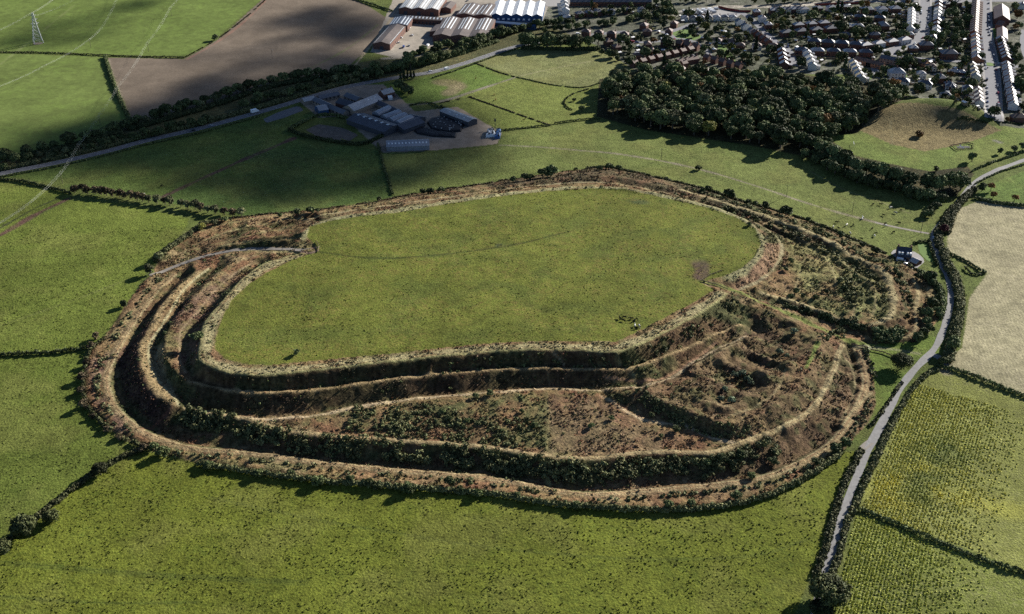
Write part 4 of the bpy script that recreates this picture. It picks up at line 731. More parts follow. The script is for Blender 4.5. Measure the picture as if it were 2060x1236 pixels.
# maize standing in rows
def maize(zone, n, label, seed, edge):
    rng = np.random.default_rng(seed); Pw = np.array([on_base(*p) for p in ZONES[zone][3]]); out = []
    a = on_base(*edge[0])[:2]; b = on_base(*edge[1])[:2]; u = (b-a)/np.linalg.norm(b-a); v = np.array([u[1], -u[0]])
    if v[0] < 0: v = -v
    s = rng.random(n)*330-40; t = rng.random(n)*150+2; row_ = np.round(t/1.7)*1.7; near_ = t < 75; t = np.where(near_, row_+rng.normal(size=n)*.16, t); keep = near_ & (rng.random(n) < np.clip((72-t)/60, 0, 1))
    x = a[0]+u[0]*s+v[0]*t; y = a[1]+u[1]*s+v[1]*t; k = keep & inpoly(x, y, Pw) & (y > 380); x, y = x[k], y[k]
    ii = np.clip(np.searchsorted(XS, x), 0, NX-1); jj = np.clip(np.searchsorted(YS, y), 0, NY-1); k = ZID[ii, jj] == zone; x, y, ii, jj = x[k], y[k], ii[k], jj[k]
    vv, f, tt = lumps(np.c_[x, y, gz(x, y)+.14], .34+.14*rng.random(len(x)), 6, .28, rng, up=-.1, flat=.4, jit=.25, tone=.15); c = np.repeat(CC[ii, jj]*np.array([2.7,2.5,2.1]), 6, 0)*tt[:, None]
    tag(link('maize', mesh_np('maize', vv, f, [LM['brack']], fcol=np.c_[c, np.ones(len(c))])), label, 'crop', None, 'stuff')
maize(16, 60000, 'standing maize of the big field in rows beside the lane', 61, ((1806,838),(1732,1015))); maize(17, 50000, 'standing maize of the near corner field in rows', 62, ((1716,1045),(1680,1160)))

hedge([(0,343),(102,322),(204,299),(306,271),(391,253),(476,230),(561,206),(646,180),(720,163)], 6, 2.6, 'scrubby strip between railway trees and main road', 'hedge', gaps=.2)
hedge([(40,318),(150,296),(262,262),(340,240),(440,212),(530,178),(640,158),(700,146)], 7, 3.2, 'dense undergrowth beneath the railway tree belt', 'dark', gaps=.15)
hedge([(700,152),(800,140),(860,128),(930,108),(1000,84)], 7, 3.0, 'dense undergrowth below the factories', 'dark', gaps=.15)
hedge([(1050,98),(1100,100),(1160,101),(1205,100)], 6, 3.0, 'undergrowth below the clump above pale paddock', 'dark')
hedge([(1640,308),(1690,345),(1745,362),(1800,378),(1855,392),(1900,398)], 8, 3.0, 'undergrowth beneath trees below the playing green', 'dark', gaps=.15)

def tufts(zones, n, box, label, seed, size=.24, hgt=.11):
    rng = np.random.default_rng(seed); x = box[0]+rng.random(n)*(box[1]-box[0]); y = box[2]+rng.random(n)*(box[3]-box[2]); ii = np.clip(np.searchsorted(XS, x), 0, NX-1); jj = np.clip(np.searchsorted(YS, y), 0, NY-1)
    k = np.isin(ZID[ii, jj], zones) & (rng.random(n) < np.clip((vnoise(x, y, 16, seed)*.6+vnoise(x, y, 5, seed+1)*.4-.3)*2, .1, 1)); x, y, ii, jj = x[k], y[k], ii[k], jj[k]; s = .6+.9*rng.random(len(x))**2
    v, f, t = lumps(np.c_[x, y, gz(x, y)+hgt*s*.3], size*s, 5, .3, rng, up=-.1, flat=hgt/size, jit=.35, tone=.2); c = np.repeat(CC[ii, jj]*np.where(rng.random((len(x), 1)) < .6, .82, 1.3), 5, 0)*t[:, None]
    tag(link('grass_tufts', mesh_np('grass_tufts', v, f, [LM['brack']], fcol=np.c_[c, np.ones(len(c))])), label, 'grass', None, 'stuff'); print('tufts', len(f))
tufts([14], 13000, (-260, 260, 415, 560), 'small dark tufts dotted over the front field', 71)
tufts([13, 11], 9000, (-420, -150, 420, 820), 'small dark tufts dotted over the west fields', 72)
tufts([26], 9000, (-230, 260, 560, 880), 'small tufts dotted over the hilltop pasture', 73, .22, .08)

strip_scrub(C4[6:10], [-14,-14.4], 3, 30, 620, .95, 1.0, 'dark green bramble beds on the wide front terrace', 'hedge', 81, 20, .38, 'bramble_bed')
strip_scrub(Q[1:8], -8.3, -1, -9, 200, .9, 1.0, 'low scrub on the curved inner bank', 'hedge', 82, 18, .36, 'bramble_bed')
# ------------------------------------------------------------------ clouds high above, whose shade dapples the far fields
cm_, cn, cb = newmat('cloud', (.85,.85,.87), 1.0, 0); tr = cn.nodes.new('ShaderNodeBsdfTransparent'); mx = cn.nodes.new('ShaderNodeMixShader'); mx.inputs[0].default_value = .25
cn.links.new(tr.outputs[0], mx.inputs[1]); cn.links.new(cb.outputs[0], mx.inputs[2]); cn.links.new(mx.outputs[0], cn.nodes['Material Output'].inputs['Surface'])
ICO = None
def ico():
    global ICO
    if ICO is None:
        import bmesh; bm = bmesh.new(); bmesh.ops.create_icosphere(bm, subdivisions=2, radius=1); ICO = (np.array([v.co[:] for v in bm.verts]), np.array([[v.index for v in f.verts] for f in bm.faces])); bm.free()
    return ICO
CLZ = 950.0
def cloud(poly, spacing, rad, label, seed, dens=1.0):
    pts = scatter(poly, spacing, seed, .6); rng = np.random.default_rng(seed); pts = pts[rng.random(len(pts)) < dens]
    V0, F0 = ico(); parts = []
    for x, y in pts:
        r_ = rad*(.7+.6*rng.random()); z0 = CLZ+rng.normal()*12; t = (z0+12)/math.tan(R(SUN_EL))
        c = np.array([x+SUN_D[0]*t, y+SUN_D[1]*t, z0]); nz = 1+.18*np.sin(V0*3+rng.random(3)*6).sum(1, keepdims=True)
        parts.append((V0*nz*r_*np.array([1, 1, .3])+c, F0))
    v, f = joinm(parts); o = link('cloud', mesh_np('cloud', v, f, [cm_], True)); tag(o, label, 'cloud', 'clouds above the fields', 'stuff')
cloud([(-40,325),(120,270),(260,225),(400,195),(560,165),(700,135),(790,112),(850,150),(850,190),(930,225),(985,262),(960,300),(880,345),(780,385),(560,410),(430,400),(330,360),(200,335),(60,345)], 22, 26, 'long cloud shading the farm and road', 1)
cloud([(560,28),(640,20),(730,35),(760,60),(700,82),(600,74),(560,50)], 24, 24, 'cloud shading the top of the ploughed field', 2, .8)
cloud([(560,112),(640,100),(720,105),(690,135),(560,150),(450,175),(330,215),(290,225),(340,190),(450,140)], 24, 22, 'cloud shading the lower ploughed field', 3, .7)
cloud([(60,60),(150,30),(240,8),(290,0),(230,40),(150,85),(60,98),(-20,105),(-20,90)], 22, 20, 'cloud over the pylon field', 4, .7)
cloud([(0,255),(90,245),(200,215),(260,205),(250,250),(120,290),(0,315)], 22, 20, 'cloud over the western field', 5, .6)
cloud([(820,175),(900,185),(930,240),(900,262),(850,240)], 22, 20, 'small cloud over the paddocks', 6, .6)
cloud([(300,130),(420,128),(520,110),(600,90),(640,70),(560,66),(470,95),(380,115)], 24, 20, 'thin cloud over the middle of ploughed field', 8, .45)
cloud([(100,400),(220,392),(330,412),(300,425),(180,418)], 22, 16, 'small cloud by the brown tree row', 9, .5)
cloud([(880,300),(1000,300),(1060,330),(1000,360),(860,380)], 26, 20, 'thin cloud over the long field', 7, .5)
# ------------------------------------------------------------------ roads
def surf(name, c, lo=.85, hi=1.15, sc=.5, rough=.9, spec=.2):
    m, n, b = newmat(name, rough=rough, spec=spec); co = coords(n); r = n.nodes.new('ShaderNodeRGB'); r.outputs[0].default_value = (*c, 1)
    n.links.new(scale_(n, r.outputs[0], noise(n, co, sc, 4, .65, lo, hi)), b.inputs['Base Color']); return m
M['asphalt'] = surf('asphalt', (.12,.12,.125), .8, 1.2); M['lane'] = surf('worn lane', (.20,.195,.19), .8, 1.15); M['street'] = surf('street', (.16,.16,.17), .85, 1.15)
M['pave'] = surf('paving', (.24,.23,.22)); M['white'] = surf('white paint', (.75,.75,.72), .9, 1.05); M['dirt'] = surf('dirt', (.19,.155,.115), .75, 1.2); M['arena'] = surf('arena earth', (.10,.085,.07), .6, 1.3, .25); M['gravel'] = surf('stone track', (.20,.18,.155), .7, 1.25, 1.2)
def ribbon(name, pts, w, mat, label, cat='road', lift=.10, cross=4, wj=.0, z=None, off=0):
    P_ = GL(pts, 2.0); P_[:, 2] = blur(P_[:, 2:3].repeat(3, 1), 3)[:, 1]; N = normals2(P_); k = np.linspace(-.5, .5, cross+1); ww = w*(1+wj*(vnoise(P_[:, 0], P_[:, 1], 12, 2)-.5))
    V_ = []
    for i in range(len(P_)):
        for q_ in k:
            x, y = P_[i, :2]+N[i]*(q_*ww[i]+off); V_.append((x, y, max(float(gz(x, y)), P_[i, 2])+lift))
    n = cross+1; F_ = [(i*n+j, i*n+j+1, (i+1)*n+j+1, (i+1)*n+j) for i in range(len(P_)-1) for j in range(cross)]
    return tag(link(name, mesh_np(name, np.array(V_), np.array(F_), [mat], True)), label, cat, None, 'structure'), P_, N
MAIN = [(-60,362),(0,350),(102,331),(204,308),(306,280),(391,262),(476,239),(561,215),(646,189),(700,174),(760,163),(826,152),(870,146),(935,128),(985,111),(1020,99),(1054,90),(1110,80),(1170,72),(1260,64)]
_, MP, MN = ribbon('main_road', MAIN, 8.5, M['asphalt'], 'grey two lane main road above the farm')
for s, w_ in ((0, .16), (3.7, .12), (-3.7, .12)):
    k = MP.copy(); k[:, :2] += MN*s; hw = w_/2
    L_ = k[:, :2]+MN*hw; Rr_ = k[:, :2]-MN*hw; V_ = []
    for i in range(len(k)): z = max(k[i, 2], float(gz(*k[i, :2])))+.16; V_ += [(*L_[i], z), (*Rr_[i], z)]
    F_ = [(2*i, 2*i+1, 2*i+3, 2*i+2) for i in range(len(k)-1) if s or i % 4 < 2]
    tag(link('road_marking', mesh_np('road_marking', np.array(V_), np.array(F_), [M['white']])), ('broken white line down the middle of main road', 'white edge line on upper side of main road', 'white edge line on lower side of main road')[0 if s == 0 else 1 if s > 0 else 2], 'marking', None, 'structure')
ribbon('lane', [(2200,270),(2062,322),(2010,340),(1970,360),(1944,385),(1930,405),(1904,438),(1884,460),(1877,478),(1880,502),(1897,536),(1908,560),(1914,582),(1912,617),(1900,658),(1887,692),(1872,712),(1836,747),(1808,784),(1791,818),(1768,864),(1747,901),(1727,952),(1707,999),(1693,1050),(1677,1100),(1666,1135),(1655,1170),(1640,1240)], 4.6, M['lane'], 'pale country lane curving past the fort', wj=.35)
ribbon('lane', [(1735,903),(1746,893),(1757,886)], 4.5, M['gravel'], 'pale field gateway beside the lane', lift=.06)
ribbon('track', [(1868,470),(1855,468),(1800,457),(1760,448)], 2.2, M['gravel'], 'pale track leaving the lane by the cattle field', 'track', lift=.05)
ribbon('lane', [(1866,712),(1890,718),(1905,735)], 5, M['lane'], 'short stub of road at the lane junction', lift=.07)
ribbon('track', [(302,555),(340,541),(371,529),(410,517),(439,509),(470,504),(501,501),(569,501),(608,504)], 3.6, M['gravel'], 'stony track climbing through the western fort entrance', 'track', lift=.12)
STREETS = [([(1861,-8),(1861,10),(1860,34),(1858,60),(1851,76),(1829,90),(1795,103),(1778,110)], 11, 'wide street between white terraces'), ([(1980,-8),(1980,30),(1980,68),(1987,102),(1992,126),(1995,153),(1998,209),(1999,243)], 13, 'long straight town street lined with parked cars'),
 ([(1783,106),(1820,116),(1880,121),(1948,125),(1990,129),(2062,136),(2200,150)], 8, 'cross street with a small roundabout'), ([(1757,128),(1759,141),(1769,157),(1786,166),(1812,166)], 7, 'short curved close beside the wood'),
 ([(1480,22),(1501,30),(1518,44),(1538,65),(1560,85),(1586,99),(1594,117),(1598,133)], 8, 'street dropping from the caravans to the wood'), ([(1310,60),(1340,66),(1358,76),(1350,82),(1320,84),(1290,86),(1260,84),(1240,80)], 6, 'estate road looping past brick houses'),
 ([(1345,66),(1400,46),(1450,32),(1490,26)], 7, 'road climbing from the estate to the caravan park'), ([(1358,78),(1390,80),(1420,98),(1428,112)], 5, 'side road between the brick terraces'),
 ([(1700,4),(1780,3),(1860,3),(1980,2),(2070,2)], 8, 'road along the top of the town'), ([(2060,60),(2056,90),(2066,120)], 6, 'back lane at the photo edge')]
for s, w_, l in STREETS:
    ribbon('street', s, w_, M['street'], l, 'street'); 
for s, w_, l in STREETS[:2]:
    for sd in (-1, 1): ribbon('pavement', s, 2.4, M['pave'], ('west' if sd > 0 else 'east')+' pavement of the '+l, 'pavement', lift=.22, cross=2, off=sd*(w_/2+1.2))
def disc(name, px, py, r_, mat, label, cat, kind, h=.25, seg=20, ell=1.0):
    p = G(px, py); a = np.linspace(0, 2*math.pi, seg, endpoint=False); top = [(math.cos(t)*r_, math.sin(t)*r_*ell, h+.1) for t in a]; bot = [(math.cos(t)*r_*1.03, math.sin(t)*r_*ell*1.03, -.5) for t in a]
    me = bpy.data.meshes.new(name); me.from_pydata(top+bot, [], [tuple(range(seg))]+[(i, i+seg, (i+1) % seg+seg, (i+1) % seg) for i in range(seg)]); me.materials.append(mat); return tag(link(name, me, loc=p), label, cat, None, kind)
M['lawn'] = surf('lawn', (.085,.14,.028), .75, 1.25, .6)
disc('roundabout', 1990, 130, 5.5, M['lawn'], 'tiny grassy roundabout on the cross street', 'roundabout', 'structure')
disc('traffic_island', 1803, 152, 11, M['lawn'], 'oval green island in the curved close', 'island', 'structure', ell=.9)
def patch(name, poly, mat, label, cat, lift=.09):
    Pw = GP_(poly); c = Pw.mean(0); V_ = [tuple(p[:2])+(float(gz(p[0], p[1]))+lift,) for p in resample(np.vstack([Pw, Pw[:1]]), 6)[:-1]]; V_.append((c[0], c[1], float(gz(c[0], c[1]))+lift)); n = len(V_)-1
    me = bpy.data.meshes.new(name); me.from_pydata(V_, [], [(i, (i+1) % n, n) for i in range(n)]); me.materials.append(mat); me.update(); return tag(link(name, me), label, cat, None, 'structure')
patch('lawn', [(1345,64),(1395,58),(1412,75),(1385,86),(1350,80)], M['lawn'], 'bright lawn inside the estate road', 'lawn')
patch('lawn', [(1440,92),(1455,90),(1475,112),(1482,128),(1470,127),(1455,115)], M['lawn'], 'long bright lawn beside the leafy path', 'lawn')
patch('lawn', [(1993,58),(2008,58),(2003,78),(1992,82)], M['lawn'], 'bright lawn beside the long roofed hall', 'lawn'); patch('lawn', [(1736,146),(1757,148),(1752,162),(1738,158)], M['lawn'], 'small lawns in front of the corner terrace', 'lawn')
patch('lawn', [(1845,487),(1866,489),(1880,530),(1868,528),(1850,510)], M['lawn'], 'bright lawn of the brick house by the lane', 'lawn')
patch('yard', [(1792,510),(1800,500),(1845,508),(1862,525),(1848,538),(1835,542)], M['pave'], 'paved drive in front of the brick house', 'drive')
patch('yard', [(530,240),(560,226),(600,213),(612,222),(570,238),(535,248)], M['asphalt'], 'dark layby below the main road', 'layby', .07)
patch('car_park', [(1372,34),(1378,24),(1440,18),(1492,28),(1480,38),(1420,42)], M['pave'], 'caravan park yard', 'yard')
patch('riding_arena', [(615,262),(640,250),(690,258),(722,272),(700,286),(640,276)], M['arena'], 'bare brown riding ground inside the tall hedges', 'arena', .07)
patch('pavement', [(1745,-5),(1790,-5),(1090,-5)], M['pave'], 'x', 'y') if 0 else None
patch('yard', [(1090,-4),(1170,-4),(1150,12),(1100,14)], M['pave'], 'car park beside the white factory', 'car park')
# ------------------------------------------------------------------ buildings
def wallm(name, c, sc=3, rough=.85): return surf(name, c, .8, 1.15, sc, rough)
M['brick'] = wallm('red brick', (.125,.066,.050)); M['brick2'] = wallm('orange brick', (.25,.125,.08)); M['render'] = wallm('white render', (.62,.62,.60), 1); M['cream'] = wallm('cream render', (.58,.54,.44), 1); M['grey'] = wallm('grey render', (.36,.36,.37), 1); M['stone'] = wallm('stone wall', (.24,.20,.16))
M['darkwall'] = wallm('dark cladding', (.05,.055,.065), 1); M['blue'] = wallm('blue cladding', (.03,.07,.15), 1)
def roofm(name, c, rough=.55, spec=.5, sc=1.5):
    m, n, b = newmat(name, rough=rough, spec=spec); co = coords(n); r = n.nodes.new('ShaderNodeRGB'); r.outputs[0].default_value = (*c, 1)
    n.links.new(scale_(n, scale_(n, r.outputs[0], noise(n, co, sc, 4, .7, .75, 1.25)), noise(n, co, .15, 2, .5, .85, 1.15)), b.inputs['Base Color']); oi = n.nodes.new('ShaderNodeObjectInfo'); return m
M['slate'] = roofm('slate', (.085,.09,.105), .42); M['tile'] = roofm('brown tile', (.13,.085,.068), .6, .3); M['slate2'] = roofm('pale slate', (.32,.31,.31), .45); M['asb'] = roofm('fibre cement roof', (.30,.295,.285), .6, .3); M['rustroof'] = roofm('dark stained roof', (.10,.08,.07), .6, .3, .5)
M['tin'] = roofm('grey sheet roof', (.20,.215,.24), .45, .5); M['whiteroof'] = roofm('white sheet roof', (.70,.70,.68), .5, .4, .5); M['darkroof'] = roofm('dark sheet roof', (.055,.06,.075), .6, .25)
M['glass'] = newmat('window glass', (.03,.035,.045), .12, .6)[0]; M['sky'] = newmat('skylight sheet', (.62,.65,.66), .4, .4)[0]; M['frame'] = newmat('white frame', (.7,.7,.7), .5)[0]; M['door'] = newmat('door paint', (.10,.06,.05), .5)[0]
def pm(name, V_, F_, mat, parent=None, smooth=False):
    me = bpy.data.meshes.new(name); me.from_pydata([tuple(v) for v in V_], [], [tuple(f) for f in F_])
    for m in (mat if isinstance(mat, (list, tuple)) else [mat]): me.materials.append(m)
    me.update(); return link(name, me, parent)
def box_vf(x0, x1, y0, y1, z0, z1):
    return [(x0,y0,z0),(x1,y0,z0),(x1,y1,z0),(x0,y1,z0),(x0,y0,z1),(x1,y0,z1),(x1,y1,z1),(x0,y1,z1)], [(0,3,2,1),(4,5,6,7),(0,1,5,4),(1,2,6,5),(2,3,7,6),(3,0,4,7)]
def multi(*vfs):
    V_, F_ = [], []
    for v, f in vfs: o = len(V_); V_ += list(v); F_ += [tuple(i+o for i in q) for q in f]
    return V_, F_
def gable_walls(L, W, e, r):  # ridge along x
    V_ = [(-L/2,-W/2,-1.5),(L/2,-W/2,-1.5),(L/2,W/2,-1.5),(-L/2,W/2,-1.5),(-L/2,-W/2,e),(L/2,-W/2,e),(L/2,W/2,e),(-L/2,W/2,e),(-L/2,0,e+r-.12),(L/2,0,e+r-.12)]
    return V_, [(0,1,5,4),(2,3,7,6),(1,2,6,9,5),(3,0,4,8,7)]
def gable_roof(L, W, e, r, o=.35, t=.22):
    k = r/(W/2); y = W/2+o; z = e-o*k; x = L/2+o*.6; top = [(-x,-y,z+t),(x,-y,z+t),(x,0,e+r+t),(-x,0,e+r+t),(-x,y,z+t),(x,y,z+t)]; V_ = top+[(a, b, c-t) for a, b, c in top]
    return V_, [(0,1,2,3),(3,2,5,4),(7,6,9,8),(8,9,10,11),(0,6,7,1),(4,5,11,10),(1,7,8,2),(2,8,11,5),(0,3,9,6),(3,4,10,9)]
def hip_roof(L, W, e, r, o=.4, t=.2):
    x, y = L/2+o, W/2+o; h = max(L/2-W/2*.95, .3); z = e-.1; V_ = [(-x,-y,z),(x,-y,z),(x,y,z),(-x,y,z),(-x,-y,z+t),(x,-y,z+t),(x,y,z+t),(-x,y,z+t),(-h,0,e+r),(h,0,e+r)]
    return V_, [(3,2,1,0),(0,1,5,4),(1,2,6,5),(2,3,7,6),(3,0,4,7),(4,5,9,8),(5,6,9),(6,7,8,9),(7,4,8)]
PH = {}
def house_parts(kind, wall, roof):
    key = (kind, wall, roof)
    if key in PH: return PH[key]
    d = {'semi': (13.5, 8.2, 5.2, 2.9), 'house': (9.5, 8, 5.1, 2.7), 'bung': (13, 8, 2.8, 2.4), 'terr': (6.2, 8.6, 5.4, 2.7), 'row': (6.4, 7.6, 5.0, 2.4), 'long': (24, 8.5, 5.4, 2.8), 'garage': (3.2, 5.6, 2.2, .5), 'big': (16, 12, 6, 4.4)}[kind]
    L, W, e, r = d; parts = []
    def mk(name, vf, mat, par=None): 
        me = bpy.data.meshes.new(name); me.from_pydata([tuple(v) for v in vf[0]], [], [tuple(f) for f in vf[1]]); me.materials.append(mat); me.update(); parts.append((name, me, par)); return len(parts)-1
    hip = kind in ('semi', 'house', 'big', 'bung')
    if hip: mk('wall', box_vf(-L/2, L/2, -W/2, W/2, -1.5, e), M[wall]); rf = mk('roof', hip_roof(L, W, e, r), M[roof])
    else: mk('wall', gable_walls(L, W, e, r), M[wall]); rf = mk('roof', gable_roof(L, W, e, r), M[roof])
    if kind != 'garage':
        cx_ = 0 if kind in ('semi', 'big') else L/2-.5
        mk('chimney', multi(box_vf(cx_-.45, cx_+.45, -.6, .6, e+r-.9, e+r+1.3), box_vf(cx_-.16, cx_+.16, -.45, -.13, e+r+1.3, e+r+1.7), box_vf(cx_-.16, cx_+.16, .13, .45, e+r+1.3, e+r+1.7)), M['brick'], rf)
        fl = [1.5] if kind == 'bung' else [1.2, 3.9]; nx = {'semi': (-4.6, 4.6), 'terr': (-1.6, 1.4), 'row': (-1.7, 1.3), 'house': (-2.9, 2.9), 'bung': (-4, 4), 'long': (-9.5, -5.5, -1.5, 2.5, 6.5, 10), 'big': (-5, -1.7, 1.7, 5)}[kind]
        for z in fl:
            for x in nx:
                w_ = .85
                mk('window', box_vf(x-w_, x+w_, -W/2-.05, -W/2+.1, z, z+1.25), M['glass'] if kind != 'x' else M['frame'])
        mk('window', multi(*[box_vf(x-.8, x+.8, W/2-.1, W/2+.05, z, z+1.2) for z in fl for x in nx]), M['glass'])
        mk('door', box_vf(-.45, .45, -W/2-.06, -W/2+.1, -.2, 2.0), M['door'])
        if kind in ('terr',): mk('rear_wing', multi(box_vf(-L/2+.05, -.3, W/2-.2, W/2+4.2, -1.5, 3.4)), M[wall]); mk('rear_roof', ([(-L/2-.1,W/2-.2,5.0),(-.15,W/2-.2,4.0),(-.15,W/2+4.4,3.45),(-L/2-.1,W/2+4.4,4.4),(-L/2-.1,W/2-.2,3.4),(-.15,W/2-.2,3.4),(-.15,W/2+4.4,3.35),(-L/2-.1,W/2+4.4,3.35)], [(0,1,2,3),(4,7,6,5),(0,4,5,1),(1,5,6,2),(2,6,7,3),(3,7,4,0)]), M[roof])
    PH[key] = parts; return parts
def house(kind, wall, roof, p, rz, label, group=None, cat='house', s=1.0, name=None):
    name = name or {'semi': 'semi_detached_house', 'house': 'detached_house', 'bung': 'bungalow', 'terr': 'terraced_house', 'row': 'terraced_house', 'long': 'apartment_building', 'garage': 'garage', 'big': 'large_house'}[kind]
    o = bpy.data.objects.new(name, None); COL.objects.link(o); o.location = (p[0], p[1], float(gz(p[0], p[1]))); o.rotation_euler = (0, 0, rz); o.scale = (s, s, s); tag(o, label, cat, group); made = []
    for nm, me, par in house_parts(kind, wall, roof): made.append(link(nm, me, made[par] if par is not None else o))
    HOUSES.append((p[0], p[1], 9 if kind in ('semi', 'long', 'big') else 6)); return o
HOUSES = []
def hp(px, py, z=4):  # a roof seen there: the ground point below it
    g = G(px, py); q = at(px, py, g[2]+z); return q
def ang(a, b): d = hp(*b)-hp(*a); return math.atan2(d[1], d[0])
WN_ = {'brick': 'red brick', 'brick2': 'orange brick', 'render': 'white', 'cream': 'cream', 'grey': 'grey', 'stone': 'stone'}
RN_ = {'slate': 'dark slate', 'slate2': 'pale slate', 'tile': 'brown tile'}
def hrow(kind, wall, roof, a, b, n, where, flip=0, rot=None, s=1.0, wj=None):
    """n houses along a line of roofs, numbered from its first end"""
    A, B = hp(*a), hp(*b); rz = math.atan2(*(B-A)[[1, 0]]) if rot is None else rot
    if flip: rz += math.pi
    for i in range(n):
        t = i/max(n-1, 1); p = A*(1-t)+B*t; w_ = wall if isinstance(wall, str) else wall[i % len(wall)]; r_ = roof if isinstance(roof, str) else roof[i % len(roof)]
        lab = f'{WN_[w_]} house with {RN_[r_]} roof, ' + (f'{nth(i)} ' if n > 1 else 'the one ') + where
        house(kind, w_, r_, p, rz, ' '.join(lab.split()[:16]), 'houses '+where.split(' ', 1)[-1] if n > 1 else None, s=s)
hrow('house', ['render','cream'], ['slate2','slate'], (1377,35), (1474,34), 7, 'along the road by the caravans', s=.85)
hrow('terr', 'render', 'slate', (1487,44), (1512,62), 3, 'down the street below the caravans', s=.95)
hrow('house', ['brick','render'], 'slate2', (1522,24), (1545,50), 3, 'at the top street junction')
hrow('row', ['brick','cream'], ['slate2','slate'], (1553,21), (1605,18), 6, 'in the terrace below the red fence')
hrow('semi', ['render','brick'], 'slate2', (1617,18), (1700,13), 4, 'east of the red fence terrace', s=.85)
hrow('row', 'brick', 'tile', (1520,66), (1545,84), 4, 'west of the street dropping to wood')
hrow('semi', 'brick', 'slate', (1582,66), (1700,55), 5, 'in the second curving row')
hrow('semi', 'brick', 'slate2', (1606,50), (1657,46), 3, 'in the short row above the second', s=.9)
hrow('semi', 'brick', 'slate', (1638,84), (1722,90), 4, 'in the middle row of the estate')
hrow('semi', 'brick', ['slate','slate2'], (1612,102), (1742,106), 5, 'in the row just behind the wood')
hrow('semi', ['brick','render'], 'slate2', (1741,91), (1820,80), 4, 'along the curving street by the shops', s=.95)
hrow('semi', ['brick'], ['slate2'], (1725,54), (1725,54), 1, 'alone above the curved street')
hrow('semi', 'brick', 'slate', (1778,52), (1786,60), 1, 'large beside the white terrace ends', s=1.1); hrow('house', 'brick', 'slate2', (1829,70), (1829,70), 1, 'on the bend of the wide street')
hrow('house', ['brick','render'], 'tile', (1489,92), (1556,93), 3, 'above the round tree west of street')
hrow('terr', 'brick', 'slate2', (1572,104), (1577,130), 4, 'in the west terrace ending at the wood', flip=0); hrow('terr', 'render', 'slate2', (1623,107), (1634,133), 4, 'in the east terrace ending at the wood', flip=0)
hrow('row', 'brick', 'tile', (1367,124), (1397,119), 4, 'in the lower brown terrace'); hrow('row', 'brick', 'tile', (1423,116), (1486,132), 5, 'in the stepped terrace by the lawn')
hrow('row', 'brick2', 'tile', (1372,140), (1420,142), 3, 'with orange gables touching the wood', rot=1.3, s=.95); hrow('row', 'brick', 'tile', (1368,88), (1400,94), 3, 'in the brown terrace by bright lawn')
hrow('bung', 'render', 'tile', (1440,78), (1466,80), 2, 'in the long low row mid estate')
hrow('house', 'brick', 'tile', (1296,52), (1306,44), 1, 'inside the estate loop road'); hrow('house', 'brick', 'tile', (1302,64), (1302,64), 1, 'just below the estate loop house')
hrow('house', 'brick', 'tile', (1179,65), (1256,70), 4, 'in the estate row by dark trees'); hrow('house', 'brick', 'tile', (1224,84), (1241,95), 2, 'beside the pale paddock corner')
hrow('semi', 'brick', 'tile', (1303,88), (1312,102), 2, 'below the estate road bend', s=.85); hrow('row', 'brick', 'tile', (1335,86), (1380,87), 4, 'in the flat brown terrace')
hrow('row', 'brick', 'tile', (1276,127), (1388,99), 8, 'in the long brown terrace above paddock'); hrow('row', 'brick', 'tile', (1346,134), (1375,128), 3, 'in the brown terrace near the wood top')
hrow('house', 'brick', 'tile', (1356,48), (1346,63), 2, 'east of the estate loop road', s=.95); hrow('house', 'brick2', 'tile', (1282,110), (1282,110), 1, 'with a pink gable by the pale paddock', s=.8)
hrow('row', 'brick', 'slate', (1152,4), (1305,4), 15, 'in the dark terrace along the top'); hrow('terr', 'render', 'slate2', (1135,6), (1138,22), 3, 'beside the white factory car park', flip=1)
hrow('house', 'grey', 'slate2', (1141,36), (1141,36), 1, 'end of the white terrace by railway'); hrow('house', 'brick', 'slate', (1166,28), (1204,24), 3, 'in the gardens below the top terrace')
hrow('house', ['render','brick'], 'slate', (1230,22), (1290,18), 3, 'among the garden trees above the railway', s=.85)
hrow('terr', 'render', 'slate2', (1832,58), (1834,22), 7, 'west of the wide street, all bright fronts', flip=1); hrow('terr', ['brick','brick','render','render','render'], 'slate', (1888,6), (1883,66), 9, 'east of the wide street')
hrow('house', 'render', 'slate', (1878,76), (1872,84), 1, 'at the lower end of wide street terrace'); hrow('semi', 'brick', 'slate', (1863,92), (1863,92), 1, 'beside the wide street bend', s=1.1); hrow('house', 'brick', 'slate2', (1837,97), (1837,97), 1, 'inside the wide street bend')
hrow('terr', 'brick', 'tile', (1959,66), (1963,4), 15, 'in the long pink terrace on straight street', flip=1); hrow('terr', ['brick2','render','cream'], 'slate', (1964,118), (1961,74), 7, 'in the mixed terrace on straight street', flip=1)
hrow('semi', 'brick', 'slate', (1908,110), (1908,110), 1, 'long and low beside cross street', s=1.25); hrow('terr', 'cream', 'slate', (1955,132), (1963,155), 4, 'below the cross street corner', flip=1)
hrow('house', ['render','grey'], 'slate', (1946,178), (1912,174), 2, 'below the garages'); hrow('terr', 'render', 'tile', (1966,182), (1970,208), 4, 'at the lower end of straight street', flip=1)
hrow('terr', 'brick', 'slate', (2012,80), (2024,118), 7, 'east side of straight street above roundabout'); hrow('terr', ['brick','render'], 'slate', (2024,131), (2038,212), 14, 'east side of straight street below roundabout')
hrow('semi', 'brick', 'tile', (2048,238), (2048,238), 1, 'at the bottom end of straight street'); hrow('long', 'brick2', 'tile', (1738,122), (1762,128), 2, 'curving above the close', s=.8)
hrow('long', 'stone', 'slate', (1792,120), (1812,124), 1, 'dark behind the curved close', s=.9); hrow('long', 'brick2', 'tile', (1846,124), (1862,128), 1, 'behind the pale trees', s=.9); hrow('house', 'cream', 'tile', (1873,134), (1873,134), 1, 'just east of the pale trees')
